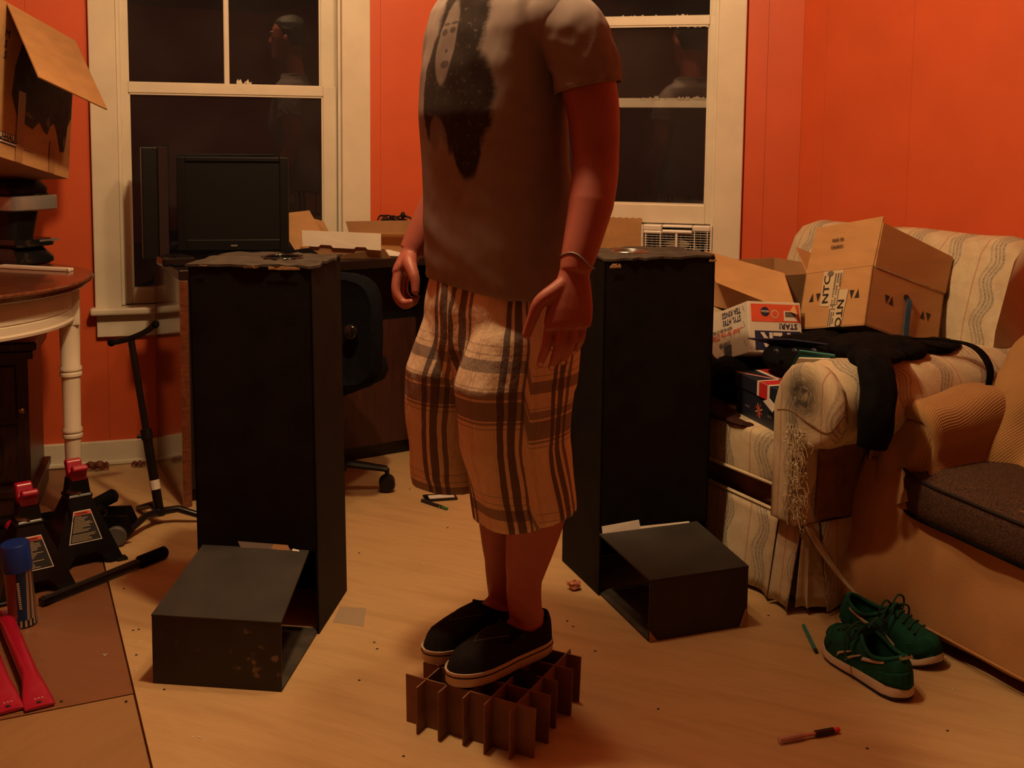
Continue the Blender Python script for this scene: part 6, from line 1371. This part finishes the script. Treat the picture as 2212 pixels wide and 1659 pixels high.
# ---------------------------------------------------------------- green trainers
def trainer(heel, toe, asym, label):
    heel, toe = V(heel), V(toe); fwd = (toe - heel); Ln = fwd.length; S = shoe_frames(heel, fwd); o = outline(Ln, asym, 56, 1.06)
    t = thing('trainer', (heel + toe) / 2, label, 'shoe', 'green suede trainers')
    def base(x): return .031 - .010 * min(1, x / Ln * 1.4) + .016 * max(0, x / Ln - .86) / .14
    def lift(x): return .014 * max(0, x / Ln - .80) / .20 + .005 * max(0, .10 - x / Ln) / .1
    m_ = MB(); m_.loft([[S(x * s + (1 - s) * Ln / 2, y * s2, lift(x) + z * (base(x) - lift(x))) for x, y, th in o] for z, s, s2 in ((.28, 1.01, 1.10), (.6, 1.018, 1.10), (1.0, .995, 1.02), (1.01, .9, .85))]); m_.build('midsole', 'sole_white', t, smooth=45)
    m_ = MB(); m_.loft([[S(x * s + (1 - s) * Ln / 2, y * s2, lift(x) + z * (base(x) - lift(x)) + .0005) for x, y, th in o] for z, s, s2 in ((0, .98, 1.02), (.05, 1.0, 1.09), (.29, 1.012, 1.105))]); m_.build('outsole', 'sole_dark', t, smooth=45)
    xc, rx, ry = .082, .062, .034
    def up_pt(th, t_, off=0.0):
        x, y, _ = min(o, key=lambda k: abs(k[2] - th)) if True else None
        x = Ln * (.5 - .5 * math.cos(th)); y = y if True else 0
        fr = max(0, math.cos(math.pi - th)); cx, cy = xc - rx * math.cos(th), ry * math.sin(th) + asym * .6
        zc = .074 + .020 * max(0, math.cos(th)) ** 2 + .030 * fr ** 1.4; zb = base(x) - .003
        Hs = 1 - (1 - t_) ** 1.9; Ht = .40 * (1 - (1 - min(1, t_ / .18)) ** 2) + .60 * t_ ** 1.0; H = Hs * (1 - fr) + Ht * fr; Wd = (t_ ** 2.0) * (1 - fr) + t_ * fr
        p = S(x * (1 - Wd) + cx * Wd, y * .99 * (1 - Wd) + cy * Wd, zb + (zc - zb) * H)
        if off: 
            c0 = S(Ln * .4, 0, .02); d_ = (p - c0); p = p + d_.normalized() * off
        return p
    ths = [k[2] for k in o]
    rings = [[up_pt(th, q) for th in ths] for q in (0, .04, .09, .16, .26, .38, .52, .66, .80, .91, 1.0)]
    inner = [[S(xc - (rx - .005) * math.cos(th), (ry - .005) * math.sin(th) + asym * .6, .035) for th in ths]]
    m_ = MB(); m_.loft(rings + inner, caps=False); up = m_.build('upper', 'green_suede', t, smooth=50)
    m_ = MB(); m_.loft([[S(xc - (rx - .006) * math.cos(th) * s, (ry - .006) * math.sin(th) * s + asym * .6, .036) for th in ths] for s in (1, .01)], caps=False); m_.build('insole', 'brown_cloth', up)
    m_ = MB(); m_.tube([up_pt(th, 1.0) for th in ths], .0052, 8, closed=True); m_.build('padded_collar', 'green_suede', up, smooth=60)
    for s in (1, -1):
        fl = (lambda th: th) if s > 0 else (lambda th: 2 * math.pi - th)
        def stripe(th0, th1, q0, q1, wv, nm, m): 
            m_ = MB(); m_.grid(lambda u, v: up_pt(fl(R_(th0 + (th1 - th0) * u)), q0 + (q1 - q0) * u + (v - .5) * wv, .0018), 10, 3); m_.build(nm, m, up, smooth=60, solid=.0012)
        stripe(48, 80, .66, .42, .16, 'side_stripe', 'sole_white'); stripe(84, 98, .50, .12, .10, 'side_stripe', 'sole_white'); stripe(97, 110, .44, .10, .10, 'side_stripe', 'sole_white')
        m_ = MB(); m_.grid(lambda u, v: up_pt(fl(R_(2 + 50 * u)), .05 + v * (.34 - .10 * u), .0012), 10, 5); m_.build('heel_overlay', 'green_suede', up, smooth=60, solid=.0012)
        m_ = MB(); m_.grid(lambda u, v: up_pt(fl(R_(128 + 50 * u)), .03 + v * (.20 + .05 * u), .0012), 10, 5); m_.build('toe_overlay', 'green_suede', up, smooth=60, solid=.0012)
    m_ = MB(); m_.grid(lambda u, v: S(.135 + .030 * v - .02 * v, (u - .5) * .050, .094 + .022 * v - .010 * abs(u - .5) * 2) , 8, 6); m_.build('tongue', 'green_suede', up, smooth=60, solid=.006)
    for k in range(5):
        f = .99 - .14 * k; a, b = up_pt(R_(150), f, .004), up_pt(R_(210), f - .05, .004); mdl = (a + b) / 2 + Z * .006
        m_ = MB(); m_.tube(smoothpath([a, mdl, b], 4), .0026, 6); m_.build('lace', 'green_lace', up, smooth=60)
    kn = (up_pt(R_(150), 1.0) + up_pt(R_(210), 1.0)) / 2 + Z * .010; fw_ = fwd.normalized(); la = V((-fw_.y, fw_.x, 0))
    for s in (1, -1):
        m_ = MB(); m_.tube(smoothpath([kn, kn + la * s * .025 + Z * .018, kn + la * s * .050 + Z * .004, kn + la * s * .046 - Z * .022, kn + la * s * .018 - Z * .002, kn], 5), .0026, 6); m_.tube(smoothpath([kn, kn + la * s * .03 + fw_ * .02, kn + la * s * .055 - Z * .030 + fw_ * .012, kn + la * s * .062 - Z * .062 - fw_ * .01], 5), .0024, 6); m_.build('lace_bow', 'green_lace', up, smooth=60)
    m_ = MB(); m_.grid(lambda u, v: up_pt(R_(-12 + 24 * u) % (2 * math.pi), .74 + .24 * v, .0020), 6, 4); tb = m_.build('heel_tab', 'green_suede', up, smooth=60, solid=.002)
    hp_ = up_pt(0.0, .80, .0036); lettering('Reebok', .0115, tb, 'sole_white', hp_ + la * .017 + Z * .001, -la, Z + fw_ * .25, bold=.0003)
    return t
trainer((.862, 2.222, .0), (.770, 2.478, .0), .004, 'green suede trainer, front one, heel towards the camera')
trainer((.828, 2.580, .0), (.992, 2.372, .0), -.004, 'green suede trainer, rear one, toe under the armchair edge')

# ---------------------------------------------------------------- small things on the floor
pk = thing('wipe_packet', (-.23, 3.52, 0), 'small black and white packet lying on the floor behind the man', 'packet')
mb = MB(); mb.box((-.232, 3.520, .004), (.110, .060, .006), 0, R_(14)); mb.build('packet', 'black_gloss', pk, bevel=.002); mb = MB(); mb.box((-.228, 3.518, .0078), (.085, .032, .0014), 0, R_(14)); mb.build('label', 'paper', pk)
pn = thing('green_pen', (-.24, 3.44, 0), 'dark pen with a bright green end on the floor beside the packet', 'pen')
a, b = V((-.290, 3.482, .0055)), V((-.200, 3.402, .0055)); mb = MB(); mb.tube([a, a + (b - a) * .8], .0052, 10); mb.build('barrel', 'ink', pn, smooth=50); mb = MB(); mb.tube([a + (b - a) * .8, b], [.005, .0038], 10); mb.build('cap', 'green_pen', pn, smooth=50); mb = MB(); mb.tube([a + (b - a) * .70, a + (b - a) * .76], .0056, 10); mb.build('ring', 'steel', pn, smooth=50)
mb = MB(); mb.slab([V((-.436, 2.583, .0004)), V((-.356, 2.560, .0004)), V((-.364, 2.665, .0004)), V((-.432, 2.672, .0004))], Z * .0006)
def clear_mat():
    m, nt, bs = newmat('clear_film'); bs.inputs['Base Color'].default_value = (.62, .5, .36, 1); bs.inputs['Roughness'].default_value = .15; bs.inputs['Alpha'].default_value = .42; return m
tag(mb.build('clear_tape', clear_mat()), 'square of clear tape stuck to the floor beside the left tower', 'tape')
rnd = random.Random(8); mb = MB(); c = V((.177, 2.792, .0))
mb.ball(c + Z * .012, (.016, .014, .012), 12, 8); mb.v = [p + V((rnd.uniform(-.004, .004), rnd.uniform(-.004, .004), rnd.uniform(0, .004))) for p in mb.v]; mb.slab([c + V((-.02, 0, .012)), c + V((-.006, -.004, .014)), c + V((-.004, .004, .02)), c + V((-.022, .004, .020))], Z * .001)
tag(mb.build('crumpled_wrapper', 'pinkpaper'), 'crumpled pink wrapper on the floor left of the right tower', 'wrapper')
tq = thing('teal_pencil', (.73, 2.51, 0), 'short teal pencil lying on the floor left of the green shoes', 'pencil')
a, b = V((.734, 2.580, .0050)), V((.727, 2.442, .0050)); mb = MB(); mb.tube([a, a + (b - a) * .92], .0048, 6); mb.build('barrel', 'teal', tq); mb = MB(); mb.tube([a + (b - a) * .92, b], [.0048, .004], 8); mb.build('end_cap', 'ink', tq); mb = MB(); mb.tube([a - (b - a) * .07, a], [.0012, .0047], 6); mb.build('tip', 'teal', tq)
sy = thing('clear_pen', (.61, 2.08, 0), 'clear pen with pink ink, black grip and pink end on the floor in front', 'pen')
a, b = V((.544, 2.058, .0075)), V((.678, 2.102, .0075)); d3 = b - a
mb = MB(); mb.tube([a, a + d3 * .02, a + d3 * .40, a + d3 * .42], [.005, .0072, .0072, .0055], 14); mb.build('cap', 'clear_plastic', sy, smooth=50)
mb = MB(); mb.tube([a + d3 * .05, a + d3 * .62], .0036, 12); mb.build('ink_barrel', mat('pale_pink', (.60, .22, .17), .3, .05), sy, smooth=50); mb = MB(); mb.tube([a + d3 * .20, a + d3 * .38], .0044, 12); mb.build('ink_fill', mat('dark_pink_ink', (.25, .03, .05), .3, .05), sy, smooth=50)
mb = MB(); mb.tube([a + d3 * .60, a + d3 * .90], .0062, 14); mb.build('grip', 'black_gloss', sy, smooth=50); mb = MB(); mb.tube([a + d3 * .90, b], [.0052, .0048], 12); mb.build('end_plug', 'pink', sy, smooth=50)
